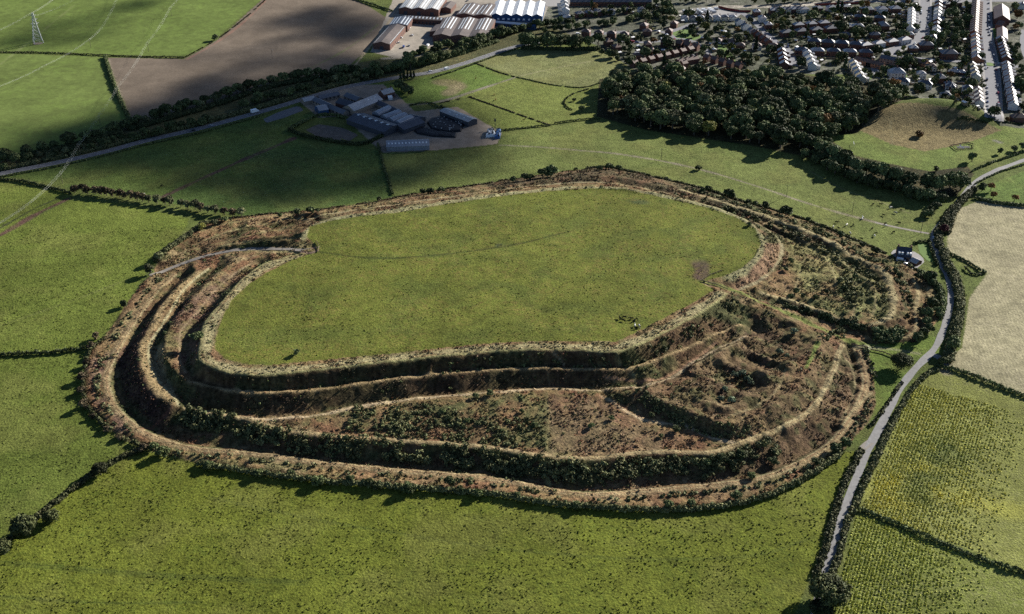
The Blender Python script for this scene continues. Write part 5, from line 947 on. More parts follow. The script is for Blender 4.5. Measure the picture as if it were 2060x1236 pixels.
hrow('big', 'grey', 'slate2', (1803,148), (1803,148), 1, 'on the oval island of the close'); hrow('house', 'render', 'slate2', (1852,149), (1852,149), 1, 'bright roofed below the trees'); hrow('semi', 'render', 'slate', (1815,164), (1861,169), 2, 'in the row above the poplars')
hrow('semi', 'brick', 'slate', (1892,156), (1912,172), 2, 'between poplars and garages'); hrow('terr', 'cream', 'slate2', (1716,128), (1732,158), 5, 'in the stepped terrace above the wood')
hrow('house', 'grey', 'slate', (1902,192), (1902,192), 1, 'half hidden by trees above the ridge'); hrow('semi', 'brick', 'slate', (1760,70), (1700,70), 2, 'behind the garden trees mid town', s=.9)
hrow('semi', ['brick','render'], 'slate2', (1745,20), (1800,18), 3, 'near the top road'); hrow('semi', 'brick', 'slate', (1730,34), (1770,36), 2, 'beside the yellow tree', s=.9); hrow('house', 'brick', 'slate', (1905,8), (1925,6), 2, 'on the top road east end')
hrow('bung', 'brick', 'slate2', (1920,140), (1932,141), 2, 'flat roofed garages by cross street', s=.9); hrow('house', 'render', 'slate2', (2056,10), (2056,30), 1, 'near the top corner')
def shed(name, a, b, W, e, r, wall, roof, label, cat='building', zt=None, sky=(), n=1, gap=None, wins=0, doors=0, par=None, sl=.7, side=1, barrel=False, mono=False):
    """a long shed: a, b are the photo places of its ridge ends"""
    g0 = G(*a)[2]; zt = e+r; A = at(a[0], a[1], g0+zt); B = at(b[0], b[1], g0+zt); D = B-A; L = float(np.hypot(D[0], D[1])); rz = math.atan2(D[1], D[0]); c = (A+B)/2; z0 = float(gz(c[0], c[1]))
    o = bpy.data.objects.new(name, None); COL.objects.link(o); o.location = (c[0], c[1], z0); o.rotation_euler = (0, 0, rz); tag(o, label, cat)
    W1 = W/n
    for i in range(n):
        y0 = (i-(n-1)/2)*W1
        sh = lambda vf: ([(v[0], v[1]+y0, v[2]) for v in vf[0]], vf[1])
        if barrel:
            S_ = 8; V_ = []
            for x in (-L/2, L/2):
                for k in range(S_+1): t = math.pi*k/S_; V_.append((x, y0-math.cos(t)*W1/2, e+math.sin(t)*r))
            F_ = [(k, k+1, k+S_+2, k+S_+1) for k in range(S_)]+[tuple(range(S_, -1, -1)), tuple(range(S_+1, 2*S_+2))]; pm('roof', V_, F_, M[roof], o, False)
            if i == 0: pm('wall', *box_vf(-L/2+.1, L/2-.1, -W/2, W/2, -1.5, e), M[wall], o)
        else:
            pm('wall', *sh(gable_walls(L, W1-.06*(n > 1), e, r)), M[wall], o); rf = pm('roof', *sh(gable_roof(L, W1, e, r, .3 if n == 1 else 0)), M[roof], o)
            k = r/(W1/2)
            for (u0, u1, v0, v1) in sky:  # strips on the roof: along, across, in shares of the length and half width
                for sd in (-1, 1):
                    x0, x1 = -L/2+L*u0, -L/2+L*u1; ya, yb = sd*W1/2*v0, sd*W1/2*v1; za, zb = e+r-abs(ya)*k+.26, e+r-abs(yb)*k+.26
                    pm('skylight', [(x0, y0+ya, za), (x1, y0+ya, za), (x1, y0+yb, zb), (x0, y0+yb, zb), (x0, y0+ya, za-.08), (x1, y0+ya, za-.08), (x1, y0+yb, zb-.08), (x0, y0+yb, zb-.08)], [(0,1,2,3),(0,4,5,1),(1,5,6,2),(2,6,7,3),(3,7,4,0)], M['sky'], rf)
    for i in range(wins):
        x = -L/2+L*(i+.5)/wins; 
        for sd in (-1, 1): pm('window', *box_vf(x-1.0, x+1.0, sd*W/2-.06, sd*W/2+.06, 1.2, 3.0), M['glass'], o)
    for i in range(doors):
        y = (i-(doors-1)/2)*W/max(doors, 1)
        for sd in (-1, 1): pm('door', *box_vf(sd*L/2-.08, sd*L/2+.08, y-2, y+2, -.5, 4), M['darkwall'], o)
    HOUSES.append((c[0], c[1], max(L, W)*.55)); return o
STR = lambda n, w_=.05, v=(.08,.92): [(i/n+.02, i/n+.02+w_, *v) for i in range(n)]
ALONG = [(.03,.97,.25,.36),(.03,.97,.62,.72)]
shed('factory', (767,84), (799,48), 19, 6.5, 2.6, 'brick', 'rustroof', 'long red brick factory shed with dark roof beside ploughed field', 'factory', wins=10, doors=1, sky=[(.05,.95,.9,.93)])
shed('factory', (801,47), (812,32), 21, 7, 2.2, 'brick', 'slate', 'brick shed with white roof stripes joined to the dark one', 'factory', sky=[(.05,.95,.2,.32),(.05,.95,.55,.66),(.05,.95,.85,.94)], wins=4)
shed('factory', (924,70), (945,34), 60, 7, 2.4, 'brick', 'rustroof', 'wide dark factory with three roof ridges and pale stripes', 'factory', n=3, sky=[(.35,.97,.15,.27),(.35,.97,.5,.6)], wins=6, doors=3)
shed('factory', (877,62), (890,48), 15, 5.5, 1.8, 'brick', 'rustroof', 'small rusty roofed bay joined to the wide factory', 'factory', doors=1)
shed('factory', (842,15), (860,-9), 48, 7, 2.2, 'brick', 'asb', 'grey striped factory with three bays at the top', 'factory', n=3, sky=ALONG, wins=6, doors=3)
shed('factory', (813,30), (900,35), 12, 5.5, 1.8, 'brick', 'rustroof', 'low factory range with white patched roof behind the yard', 'factory', sky=STR(12, .035, (.1,.7)), wins=12)
shed('factory', (953,28), (970,6), 42, 6.5, 2.2, 'brick', 'rustroof', 'rusty roofed factory with two ridges beside white one', 'factory', n=2, sky=[(.1,.9,.2,.3),(.1,.9,.7,.8)], wins=5, doors=2)
shed('warehouse', (897,14), (908,2), 12, 5.5, 2, 'brick', 'rustroof', 'small brick building between the factories', 'building')
o_ = shed('factory', (1039,28), (1047,0), 60, 6.5, 2.6, 'blue', 'whiteroof', 'big factory with five bright white ridges and blue front', 'factory', n=5)
for i in range(10): pm('window', *box_vf(-(float(np.hypot(*(at(1047,0,-3)-at(1039,28,-3))[:2])))/2-.08, -(float(np.hypot(*(at(1047,0,-3)-at(1039,28,-3))[:2])))/2+.06, -28+i*6, -25.5+i*6, 1.5, 3.6), M['frame'], o_)
shed('office_building', (989,42), (1078,50), 7, 4.2, .9, 'blue', 'blue', 'blue fascia office strip in front of the white factory', 'offices', wins=14)
# farm
shed('barn', (700,212), (758,189), 15, 5, 4, 'stone', 'slate2', 'big barn with broad pale roof in the farm middle', 'barn', sky=[(.62,.66,.3,.38),(.72,.76,.3,.38),(.85,.89,.3,.38)], doors=1)
shed('cow_shed', (714,228), (790,253), 22, 4.5, 3, 'darkwall', 'darkroof', 'long dark cattle shed with a line of bright skylights', 'shed', sky=[(.08+i*.155,.13+i*.155,.03,.14) for i in range(6)])
shed('cow_shed', (800,252), (842,237), 17, 4, 2.4, 'darkwall', 'darkroof', 'dark lean shed behind the cattle shed', 'shed')
shed('cow_shed', (822,230), (850,236), 10, 3.5, 1.8, 'darkwall', 'darkroof', 'small dark shed at the farm east edge', 'shed')
for i, (a, b) in enumerate((((755,225),(783,212)), ((771,232),(803,220)), ((785,238),(815,226)), ((799,244),(827,231)))):
    shed('barrel_barn', a, b, 8.5, 3.6, 3.2, 'darkwall', 'tin', f'{nth(i)} curved roof shed from the pale barn', 'shed', barrel=True)
shed('livestock_shed', (777,284), (863,281), 15, 4, 2.8, 'tin', 'tin', 'long grey shed with twelve white skylights in a row', 'shed', sky=[(.04+i*.08,.07+i*.08,.35,.6) for i in range(12)])
shed('open_barn', (893,218), (951,240), 11, 5, 1.4, 'darkwall', 'asb', 'narrow open barn with pale grey roof', 'barn', sky=[(.25,.29,.3,.5),(.5,.54,.3,.5),(.75,.79,.3,.5)])
shed('barn', (637,214), (656,211), 14, 4.5, 2.2, 'blue', 'tin', 'square blue grey barn at the farm west side', 'barn', doors=1)
shed('stable_range', (608,198), (631,193), 8, 3.2, 2.2, 'stone', 'slate2', 'small stone range beside the main road', 'building'); shed('stable_range', (634,195), (664,209), 8, 3.2, 2.2, 'stone', 'slate', 'dark stone range south of the yard', 'building', wins=5)
shed('stable_range', (664,210), (696,222), 8, 3.4, 2.4, 'stone', 'slate', 'stone range running to the pale barn', 'building', wins=4); shed('stable_range', (640,193), (680,184), 8, 3.2, 2.2, 'stone', 'slate', 'stone range along the main road', 'building', wins=5)
shed('barn', (683,197), (715,206), 12, 4.2, 3, 'brick', 'darkroof', 'dark roofed brick barn behind the pale barn', 'barn'); shed('stable_range', (698,186), (724,196), 9, 3.6, 2.4, 'stone', 'slate', 'slate range behind the dark brick barn', 'building', wins=4); shed('stable_range', (758,200), (800,220), 8, 3.6, 2.2, 'stone', 'darkroof', 'dark range behind the curved roof sheds', 'building')
f_ = shed('farmhouse', (766,182), (788,176), 9, 5.4, 3.2, 'brick', 'slate2', 'brick farmhouse with two chimneys above the curved sheds', 'house', wins=4)
for x in (-5.2, 5.2): pm('chimney', *multi(box_vf(x-.5, x+.5, -.7, .7, 7.6, 10.2), box_vf(x-.2, x+.2, -.4, 0, 10.2, 10.7)), M['brick'], f_)
shed('conservatory', (780,193), (788,192), 5, 2.2, 1.4, 'frame', 'sky', 'white conservatory in front of the farmhouse', 'conservatory')
shed('hall', (2016,6), (2018,30), 17, 5.5, 5, 'brick', 'tile', 'tall brown roofed hall east of straight street top', 'hall', wins=6)
shed('hall', (2010,40), (2022,43), 12, 5, 4, 'brick', 'tile', 'cross wing joined to the tall brown hall', 'hall'); shed('hall', (2017,52), (2018,72), 11, 4, 3, 'brick2', 'tile', 'long low brown roofed hall beside the bright lawn', 'hall', wins=7)
for i in range(3): pass
# the brick house by the lane
o_ = shed('lane_house', (1806,496), (1835,499), 12.5, 3.4, 5.0, 'brick', 'darkroof', 'brick house with steep navy roof beside the fort', 'house', wins=4)
for x in (-3.6, -1.4, 2.2, 4.4): pm('dormer_window', *box_vf(x-.7, x+.7, -5.2, -3.0, 4.6, 6.2), M['frame'], o_)
for x in (-4.5, 4.5): pm('chimney', *box_vf(x-.5, x+.5, -.6, .6, 7.4, 10.0), M['brick'], o_)
shed('garage', (1836,518), (1850,524), 7, 2.4, 1.8, 'brick', 'slate2', 'small grey roofed garage beside the brick house', 'garage')
# silage clamps, bale heaps
M['plastic'] = newmat('black plastic', (.012,.013,.016), .7, .2)[0]; M['tyre'] = newmat('tyre rubber', (.03,.03,.03), .8)[0]; M['bale'] = newmat('bale wrap', (.66,.70,.72), .4)[0]; M['tarp'] = newmat('blue sheet', (.03,.09,.22), .5)[0]
def heap(name, poly, h, mat, label, cat, dots=0, dmat='tyre'):
    Pw = GP_(poly); c = Pw.mean(0); o = bpy.data.objects.new(name, None); COL.objects.link(o); o.location = c; tag(o, label, cat); b = Pw-c; V_ = [tuple(p+[0, 0, -.6]) for p in b]+[(p[0]*.93, p[1]*.93, h*.75) for p in b]+[(p[0]*.55, p[1]*.55, h) for p in b]; n = len(b)
    F_ = [(i, (i+1) % n, (i+1) % n+n, i+n) for i in range(n)]+[(i+n, (i+1) % n+n, (i+1) % n+2*n, i+2*n) for i in range(n)]+[tuple(range(2*n, 3*n))]; pm('cover', V_, F_, mat, o); rng = random.Random(3); vf = []
    for i in range(dots):
        while True:
            u = rng.uniform(b[:, 0].min(), b[:, 0].max()); v = rng.uniform(b[:, 1].min(), b[:, 1].max())
            if inpoly(np.array([u]), np.array([v]), b*.9)[0]: break
        vf.append(box_vf(u-.5, u+.5, v-.5, v+.5, h*.7, h+.25))
    if dots: a = pm('weights', *multi(*vf), M[dmat], o); a['kind'] = 'stuff'
heap('silage_clamp', [(858,248),(868,240),(900,238),(936,250),(928,266),(900,268),(868,262)], 2.6, M['plastic'], 'black sheeted silage heap strewn with tyres', 'silage heap', 26, 'asb')
heap('silage_clamp', [(832,264),(846,256),(880,266),(920,270),(918,278),(870,276),(838,270)], 1.8, M['plastic'], 'lower black silage heap in front of the larger', 'silage heap', 30, 'tyre')
heap('bale_stack', [(977,277),(981,264),(992,263),(998,276)], 3.5, M['bale'], 'stack of pale wrapped bales at the farm end', 'bales', 30, 'tyre'); heap('bale_stack', [(995,279),(999,262),(1008,264),(1006,280)], 3, M['tarp'], 'blue and dark stack beside the pale bales', 'bales', 16, 'tyre')
heap('scrap_pile', [(792,112),(806,102),(822,108),(815,118)], 1, M['bale'], 'pale heap of sheets at the yard front', 'heap', 8, 'bale') if 0 else None
# ------------------------------------------------------------------ garden trees, sheds and garden walls
M['fencewood'] = surf('fence boards', (.20,.15,.10), .7, 1.3, 2); M['shedroof'] = newmat('felt roof', (.16,.16,.16), .8)[0]
rng = random.Random(21)
TP = GP_([(1150,20),(1330,12),(1480,45),(1600,22),(1720,12),(1850,10),(1960,6),(1975,60),(1985,130),(1990,230),(1900,205),(1840,185),(1745,160),(1650,140),(1480,136),(1400,134),(1290,140),(1225,96),(1310,58),(1280,30)])
TP2 = GP_([(2030,10),(2062,10),(2062,235),(2050,230),(2040,160)])
SL = [(GL(s, 4)[:, :2], w_) for s, w_, _ in STREETS]
def free(x, y, r_):
    return all((x-a)**2+(y-b)**2 > (c+r_)**2 for a, b, c in HOUSES) and all(((L_-[x, y])**2).sum(1).min() > (w_/2+1.5+r_*.5)**2 for L_, w_ in SL)
GT, SH, BU = [], [], []
tries = 0
HOUSES0 = list(HOUSES)
while (len(GT) < 270 or len(SH) < 150 or len(BU) < 420) and tries < 30000:
    tries += 1; poly = TP if rng.random() < .88 else TP2; x = rng.uniform(poly[:, 0].min(), poly[:, 0].max()); y = rng.uniform(poly[:, 1].min(), poly[:, 1].max())
    if not inpoly(np.array([x]), np.array([y]), poly)[0]: continue
    k = rng.random()
    if k < .5 and len(GT) < 270 and free(x, y, 1.5): GT.append((x, y)); HOUSES.append((x, y, 2.5))
    elif k < .75 and len(SH) < 150 and free(x, y, 1.2): SH.append((x, y)); HOUSES.append((x, y, 2))
    elif len(BU) < 420 and free(x, y, .6): BU.append((x, y)); HOUSES.append((x, y, 1.2))
def where(x, y):
    px, py = topx(x, y, -12); best = None
    c = 'top' if py < 25 else 'woodside' if py > 100 and px < 1760 else 'lower' if py > 120 else 'middle' if py > 60 else 'upper'
    r_ = 'estate' if px < 1500 else 'central' if px < 1850 else 'eastern' if px < 1980 else 'far eastern'
    return f'in the {c} {r_} gardens'
GT.sort(key=lambda p: topx(p[0], p[1], -12)[0]); SH.sort(key=lambda p: topx(p[0], p[1], -12)[0]); cnt = {}
KD = {'garden_dark': 'dark', 'garden_mid': 'green', 'garden_rust': 'orange', 'garden_yellow': 'yellowish', 'road_dark': 'tall dark', 'conifer': 'slim conifer'}
for x, y in GT:
    k = rng.choice(['garden_dark']*5+['garden_mid']*5+['garden_yellow','garden_rust','road_dark','road_dark','conifer']); wh = where(x, y); key = (k, wh); i = cnt.get(key, 0); cnt[key] = i+1
    tree(k, 0, 0, f'{nth(i)} {KD[k]} tree from the west {wh}'.replace('conifer tree', 'conifer'), 'garden trees of the town', rng.uniform(.8, 1.45), world=(x, y, float(gz(x, y))), name='conifer_tree' if k == 'conifer' else 'garden_tree')
sv = multi(box_vf(-1.6, 1.6, -1.2, 1.2, -.6, 2.0)); sr = gable_roof(3.2, 2.4, 2.0, .55, .15, .1); SM = []
for nm, vf, m in (('wall', sv, 'fencewood'), ('roof', sr, 'shedroof'), ('roof', sr, 'whiteroof')):
    me = bpy.data.meshes.new(nm); me.from_pydata([tuple(v) for v in vf[0]], [], [tuple(f) for f in vf[1]]); me.materials.append(M[m]); SM.append(me)
cnt = {}
for x, y in SH:
    w_ = rng.random() < .6; o = bpy.data.objects.new('garden_shed', None); COL.objects.link(o); o.location = (x, y, float(gz(x, y))); o.rotation_euler = (0, 0, rng.uniform(0, 3.1)); s = rng.uniform(.8, 1.5); o.scale = (s, s, s*.95)
    wh = where(x, y); i = cnt.get((w_, wh), 0); cnt[(w_, wh)] = i+1; tag(o, f'{nth(i)} {"pale" if w_ else "grey"} roofed shed from the west {wh}', 'shed', 'garden sheds of the town'); link('wall', SM[0], o); link('roof', SM[2 if w_ else 1], o)
# low planting of the gardens, countless
_r = np.random.default_rng(4); BU = np.array(BU); c = np.repeat(BU, 6, 0)+_r.normal(size=(len(BU)*6, 2))*2.2; z = gz(c[:, 0], c[:, 1]); v, f, t = lumps(np.c_[c, z+.5], .5+.9*_r.random(len(c)), 16, .4, _r); o = link('garden_shrubs', mesh_np('garden_shrubs', v, f, [LM['mid']], fcol=fc(t))); tag(o, 'low green shrubs and borders filling the town gardens', 'shrubs', None, 'stuff')
# clipped hedges between the plots
cnt = {}; GH = []
while len(GH) < 70:
    x = rng.uniform(TP[:, 0].min(), TP[:, 0].max()); y = rng.uniform(TP[:, 1].min(), TP[:, 1].max())
    if inpoly(np.array([x]), np.array([y]), TP)[0]: GH.append((x, y))
GH.sort(key=lambda p: topx(p[0], p[1], -12)[0])
for x, y in GH:
    a = rng.choice([rng.gauss(1.45, .15), rng.gauss(.05, .2)]); l = rng.uniform(7, 16); Lw = np.array([(x-math.cos(a)*l, y-math.sin(a)*l, 0.), (x+math.cos(a)*l, y+math.sin(a)*l, 0.)]); P_ = resample(Lw, 1.0); ok = [all((p[0]-h[0])**2+(p[1]-h[1])**2 > (h[2]*.75)**2 for h in HOUSES0) and all(((L_-p[:2])**2).sum(1).min() > (w_/2+2)**2 for L_, w_ in SL) for p in P_]
    P_ = P_[ok]
    if len(P_) < 6: continue
    wh = where(x, y); i = cnt.get(wh, 0); cnt[wh] = i+1; c = P_.copy(); c[:, 2] = gz(P_[:, 0], P_[:, 1])+.9; v, f, t = lumps(c, np.full(len(c), .8), 16, .4, np.random.default_rng(len(P_))); tag(link('garden_hedge', mesh_np('garden_hedge', v, f, [LM['hedge']], fcol=fc(t))), f'{nth(i)} clipped hedge from the west {wh}', 'hedge', 'garden hedges of the town')
# garden fences: one run behind each row
def fence(pts, label, h=1.5, mat='fencewood', name='garden_fence', cat='fence', t=.12, posts=False):
    P_ = GL(pts, 2.5, False); N = normals2(P_); o = bpy.data.objects.new(name, None); COL.objects.link(o); o.location = P_[0]; tag(o, label, cat); V_ = []
    for p, n in zip(P_, N):
        for s in (-t/2, t/2):
            q_ = p[:2]+n*s-P_[0][:2]; zz_ = float(gz(*p[:2]))-P_[0][2]; V_ += [(q_[0], q_[1], zz_-.3 if not posts else zz_+h*.45), (q_[0], q_[1], zz_+h)]
    F_ = []
    for i in range(len(P_)-1): a, b = i*4, (i+1)*4; F_ += [(a, b, b+1, a+1), (a+2, a+3, b+3, b+2), (a+1, b+1, b+3, a+3)]
    pm('rail' if posts else 'boards', V_, F_, M[mat], o)
    for p in P_:
        q_ = (p-P_[0]); zz_ = float(gz(*p[:2]))-P_[0][2]; pm('post', *box_vf(q_[0]-.09, q_[0]+.09, q_[1]-.09, q_[1]+.09, zz_-.3, zz_+h+.1), M[mat], o)
M['redfence'] = newmat('red boards', (.16,.03,.025), .7)[0]
def lfence(*a, **k): pass
fence([(1445,16),(1462,20),(1490,25),(1510,25)], 'dark red fence curving above the town', 2.6, 'redfence'); fence([(1640,12),(1690,9),(1735,8)], 'dark red fence behind the pale houses', 2.4, 'redfence')
for i, (p, l) in enumerate((([(1565,74),(1590,72),(1620,74)],'below the second curving row'),([(1620,92),(1680,95),(1730,98)],'behind the middle row'),([(1590,112),(1618,114)],'between the two wood terraces'),([(1640,118),(1700,120)],'above the wood near the east terrace'),([(1800,50),(1828,52)],'behind the white terrace'),([(1790,36),(1828,38)],'further up behind the white terrace'),
    ([(1900,36),(1948,38)],'across the back gardens of wide street'),([(1900,56),(1950,60)],'across the gardens near the round trees'),([(1905,84),(1955,88)],'above the long low house'),([(2030,150),(2060,152)],'behind the east terrace upper'),([(2036,182),(2062,185)],'behind the east terrace middle'),([(2040,206),(2062,210)],'behind the east terrace lower'),([(1890,168),(1945,170)],'below the garages'),([(1770,74),(1800,72)],'behind the curved street houses'))):
    fence(p, f'brown garden fence {l}', 1.6)
fence([(1411,566),(1440,574),(1464,584)], 'pale wooden fence at the eastern fort entrance', 1.2, posts=True, mat='fencewood'); fence([(1408,566),(1425,556),(1452,546)], 'dark wooden fence round the muddy gateway', 1.2, posts=True)
fence([(640,508),(642,497),(637,487)], 'pale fence beside the western gateway of hilltop', 1.1, posts=True, mat='fencewood'); fence([(1712,695),(1740,700),(1775,710),(1800,720)], 'dark fence crossing the mown grass corner', 1.3, posts=True, mat='door')
fence([(1985,298),(1992,305),(2038,298),(2035,290),(1992,292)], 'fence around the small playground', 1.2, posts=True, mat='door') if 0 else None
fence([(1912,294),(1924,304),(1958,300),(1957,291),(1945,288),(1914,294)], 'dark rectangular fence around the small playground', 1.2, posts=True, mat='door')
# ------------------------------------------------------------------ playground
p = G(1932, 297); o = bpy.data.objects.new('play_frame', None); COL.objects.link(o); o.location = p; tag(o, 'white slide on a dark mat inside the playground', 'slide'); pm('mat', *box_vf(-3, 3, -2.5, 2.5, -.3, .12), M['tyre'], o); pm('chute', [(-1,0,2.2),(-.2,0,2.2),(2.6,-3,.3),(1.8,-3,.3),(-1,0,2.0),(-.2,0,2.0),(2.6,-3,.15),(1.8,-3,.15)], [(0,1,2,3),(4,7,6,5),(0,4,5,1),(1,5,6,2),(2,6,7,3),(3,7,4,0)], M['frame'], o)
for a, b in ((-1, .6), (-.2, .6), (-1, 0), (-.2, 0)): pm('post', *box_vf(a-.08, a+.08, b-.08, b+.08, 0, 2.3), M['frame'], o)
p = G(1944, 296); o = bpy.data.objects.new('swing_frame', None); COL.objects.link(o); o.location = p; tag(o, 'dark swing frame inside the playground', 'swing'); pm('mat', *box_vf(-3, 3, -2, 2, -.3, .12), M['tyre'], o)
for x in (-2.5, 2.5):
    for y in (-1, 1): pm('leg', *tube([(x, y, 0), (x, 0, 2.4)], [.07, .07], 5), M['darkwall'], o)
pm('crossbar', *tube([(-2.6, 0, 2.4), (2.6, 0, 2.4)], [.07, .07], 5), M['darkwall'], o)
for x in (-1, 1): pm('seat', *box_vf(x-.3, x+.3, -.15, .15, .5, .56), M['tyre'], o)
def goal(px, py, rz, l):
    o = bpy.data.objects.new('goal_post', None); COL.objects.link(o); o.location = G(px, py); o.rotation_euler = (0, 0, rz); tag(o, l, 'goal')
    for x in (-3.6, 3.6): pm('post', *box_vf(x-.1, x+.1, -.1, .1, -.2, 2.4), M['frame'], o)
    pm('crossbar', *box_vf(-3.7, 3.7, -.1, .1, 2.4, 2.58), M['frame'], o)
goal(1717, 293, 1.4, 'white goal at the wood end of playing green')
# ------------------------------------------------------------------ vehicles
CARC = {'white': (.75,.75,.75), 'silver': (.42,.43,.45), 'black': (.02,.02,.025), 'red': (.28,.03,.03), 'blue': (.03,.06,.20), 'grey': (.12,.125,.135)}
for k, c in CARC.items(): M['car_'+k] = newmat('car paint '+k, c, .3, .6)[0]
def prism(prof, y0, y1):
    n = len(prof); V_ = [(x, y0, z) for x, z in prof]+[(x, y1, z) for x, z in prof]; return V_, [tuple(range(n)), tuple(range(2*n-1, n-1, -1))]+[(i, i+n, (i+1) % n+n, (i+1) % n) for i in range(n)]
def mkmesh(name, vf, mat): 
    me = bpy.data.meshes.new(name); me.from_pydata([tuple(map(float, v)) for v in vf[0]], [], [tuple(int(i) for i in f) for f in vf[1]]); me.materials.append(mat); me.update(); return me
BODY = [(-2.15,.35),(-2.15,.85),(-1.95,1.0),(1.0,.98),(2.0,.82),(2.15,.6),(2.15,.35)]; CAB = [(-1.9,.98),(-1.45,1.42),(.25,1.42),(1.05,.98)]
VB = [(-2.6,.4),(-2.6,2.1),(-2.4,2.25),(1.2,2.25),(1.9,1.35),(2.5,1.15),(2.6,.4)]
cyl = lambda x, y: tube([(x, y-.12, .33), (x, y+.12, .33)], [.33, .33], 10)
WH = joinm([cyl(x, y) for x in (-1.35, 1.35) for y in (-.82, .82)])
CM = {k: mkmesh('body', prism(BODY, -.86, .86), M['car_'+k]) for k in CARC}; CG = mkmesh('windows', prism(CAB, -.76, .76), M['glass']); CR = {k: mkmesh('roof', box_vf(-1.35, .2, -.68, .68, 1.41, 1.47), M['car_'+k]) for k in CARC}; CW = [mkmesh('wheel', cyl(x, y), M['tyre']) for x in (-1.35, 1.35) for y in (-.82, .82)]
VM = {k: mkmesh('body', prism(VB, -.98, .98), M['car_'+k]) for k in CARC}; VG = mkmesh('windscreen', prism([(1.3,2.14),(1.98,1.4),(1.9,1.35),(1.2,2.2)], -.85, .85), M['glass'])
def car(p, rz, k, label, group=None, van=False, s=1.0, parts=True):
    o = bpy.data.objects.new('parked_van' if van else 'parked_car', None); COL.objects.link(o); o.location = (p[0], p[1], float(gz(p[0], p[1]))+.14); o.rotation_euler = (0, 0, rz); o.scale = (s, s, s); tag(o, label, 'van' if van else 'car', group)
    if van: link('body', VM[k], o); link('windscreen', VG, o)
    else: link('body', CM[k], o); link('windows', CG, o); link('roof', CR[k], o)
    for w_ in CW: link('wheel', w_, o)
cr = random.Random(5)
def parked(pts, off, n, where_, flip=0):
    P_ = GL(pts, 1.0); N = normals2(P_); T = np.gradient(P_[:, :2], axis=0)
    ks = sorted(cr.sample(range(4, len(P_)-4, 6), min(n, len(range(4, len(P_)-4, 6))))); c_ = {}
    for k in ks:
        col = cr.choice(['white','silver','black','black','blue','grey','silver','red','grey']); x, y = P_[k, :2]+N[k]*off; px, py = topx(x, y, -12)
        if py < -3 or px > 2065: continue
        i = c_.get(col, 0); c_[col] = i+1; car((x, y), math.atan2(T[k, 1], T[k, 0])+cr.choice([0, math.pi]), col, f'{nth(i)} {col} car {where_}', 'cars parked along the town streets', van=cr.random() < .08)
parked(STREETS[0][0], 4.2, 9, 'down the east kerb of wide street'); parked(STREETS[0][0], -4.2, 9, 'down the west kerb of wide street')
parked(STREETS[1][0], 5.0, 24, 'down the east kerb of straight street'); parked(STREETS[1][0], -5.0, 24, 'down the west kerb of straight street')
parked(STREETS[4][0], 3.0, 6, 'down the street from the caravans'); parked(STREETS[2][0], 2.6, 4, 'along the cross street'); parked(STREETS[5][0], 1.8, 4, 'round the estate loop'); parked(STREETS[3][0], 2.2, 3, 'in the curved close')
mr = lambda px, py, off: None
def on_main(px, off, k, label, van=False, s=1.0):
    d = np.abs(np.array([topx(*q)[0] for q in MP])-px); i = int(np.argmin(d)); t = MP[min(i+1, len(MP)-1)]-MP[i-1]; car(MP[i, :2]+MN[i]*off, math.atan2(t[1], t[0]), k, label, None, van, s)
on_main(517, 2, 'white', 'white lorry on the main road between dark trees', True, 1.5); on_main(895, -2, 'white', 'white van on main road below the factories', True); on_main(868, 2, 'white', 'white car on main road behind a dark tree'); on_main(425, -2, 'silver', 'silver car on main road beyond the hedge'); on_main(388, -2, 'black', 'dark car on the shaded part of main road')
car(G(1812, 527), .1-.6, 'white', 'white van on the drive of the brick house', None, True, 1.25); car(G(1823, 533), -.6, 'white', 'small white car beside the van on the drive'); car(G(1878, 480), 1.2, 'white', 'white car on the lane at the track end')
car(G(800, 264), -.3, 'white', 'pale truck parked at the end of the cattle shed', None, True, 1.2)
for i, (x, y, k, v_) in enumerate(((1163,68,'white',1),(1178,79,'white',1),(1284,93,'white',1),(1331,77,'white',0),(861,91,'white',1),(812,94,'blue',1),(823,91,'silver',0),(876,92,'grey',0),(829,70,'white',0),(822,55,'white',0),(806,75,'white',0),(820,60,'silver',0),(801,85,'white',0),(1005,1,'silver',0),(940,1,'grey',0))):
    car(G(x, y+2), .3*i, k, f'{k} {"van" if v_ else "car"} ' + ('parked in the brick estate, ' if x > 1100 else 'parked in the factory yard, ')+nth(i)+' found from the estate', 'yard vehicles', bool(v_))
for i in range(16): # caravans and vans below the railway
    x = 1378+i*4.2; y = 25-i*.35+(i % 3)*3; car(G(x, y), cr.choice([.2, .3, 1.7]), cr.choice(['white','white','silver']), f'{nth(i)} white caravan van from the west in the yard', 'vans in the caravan yard', True, 1.25)
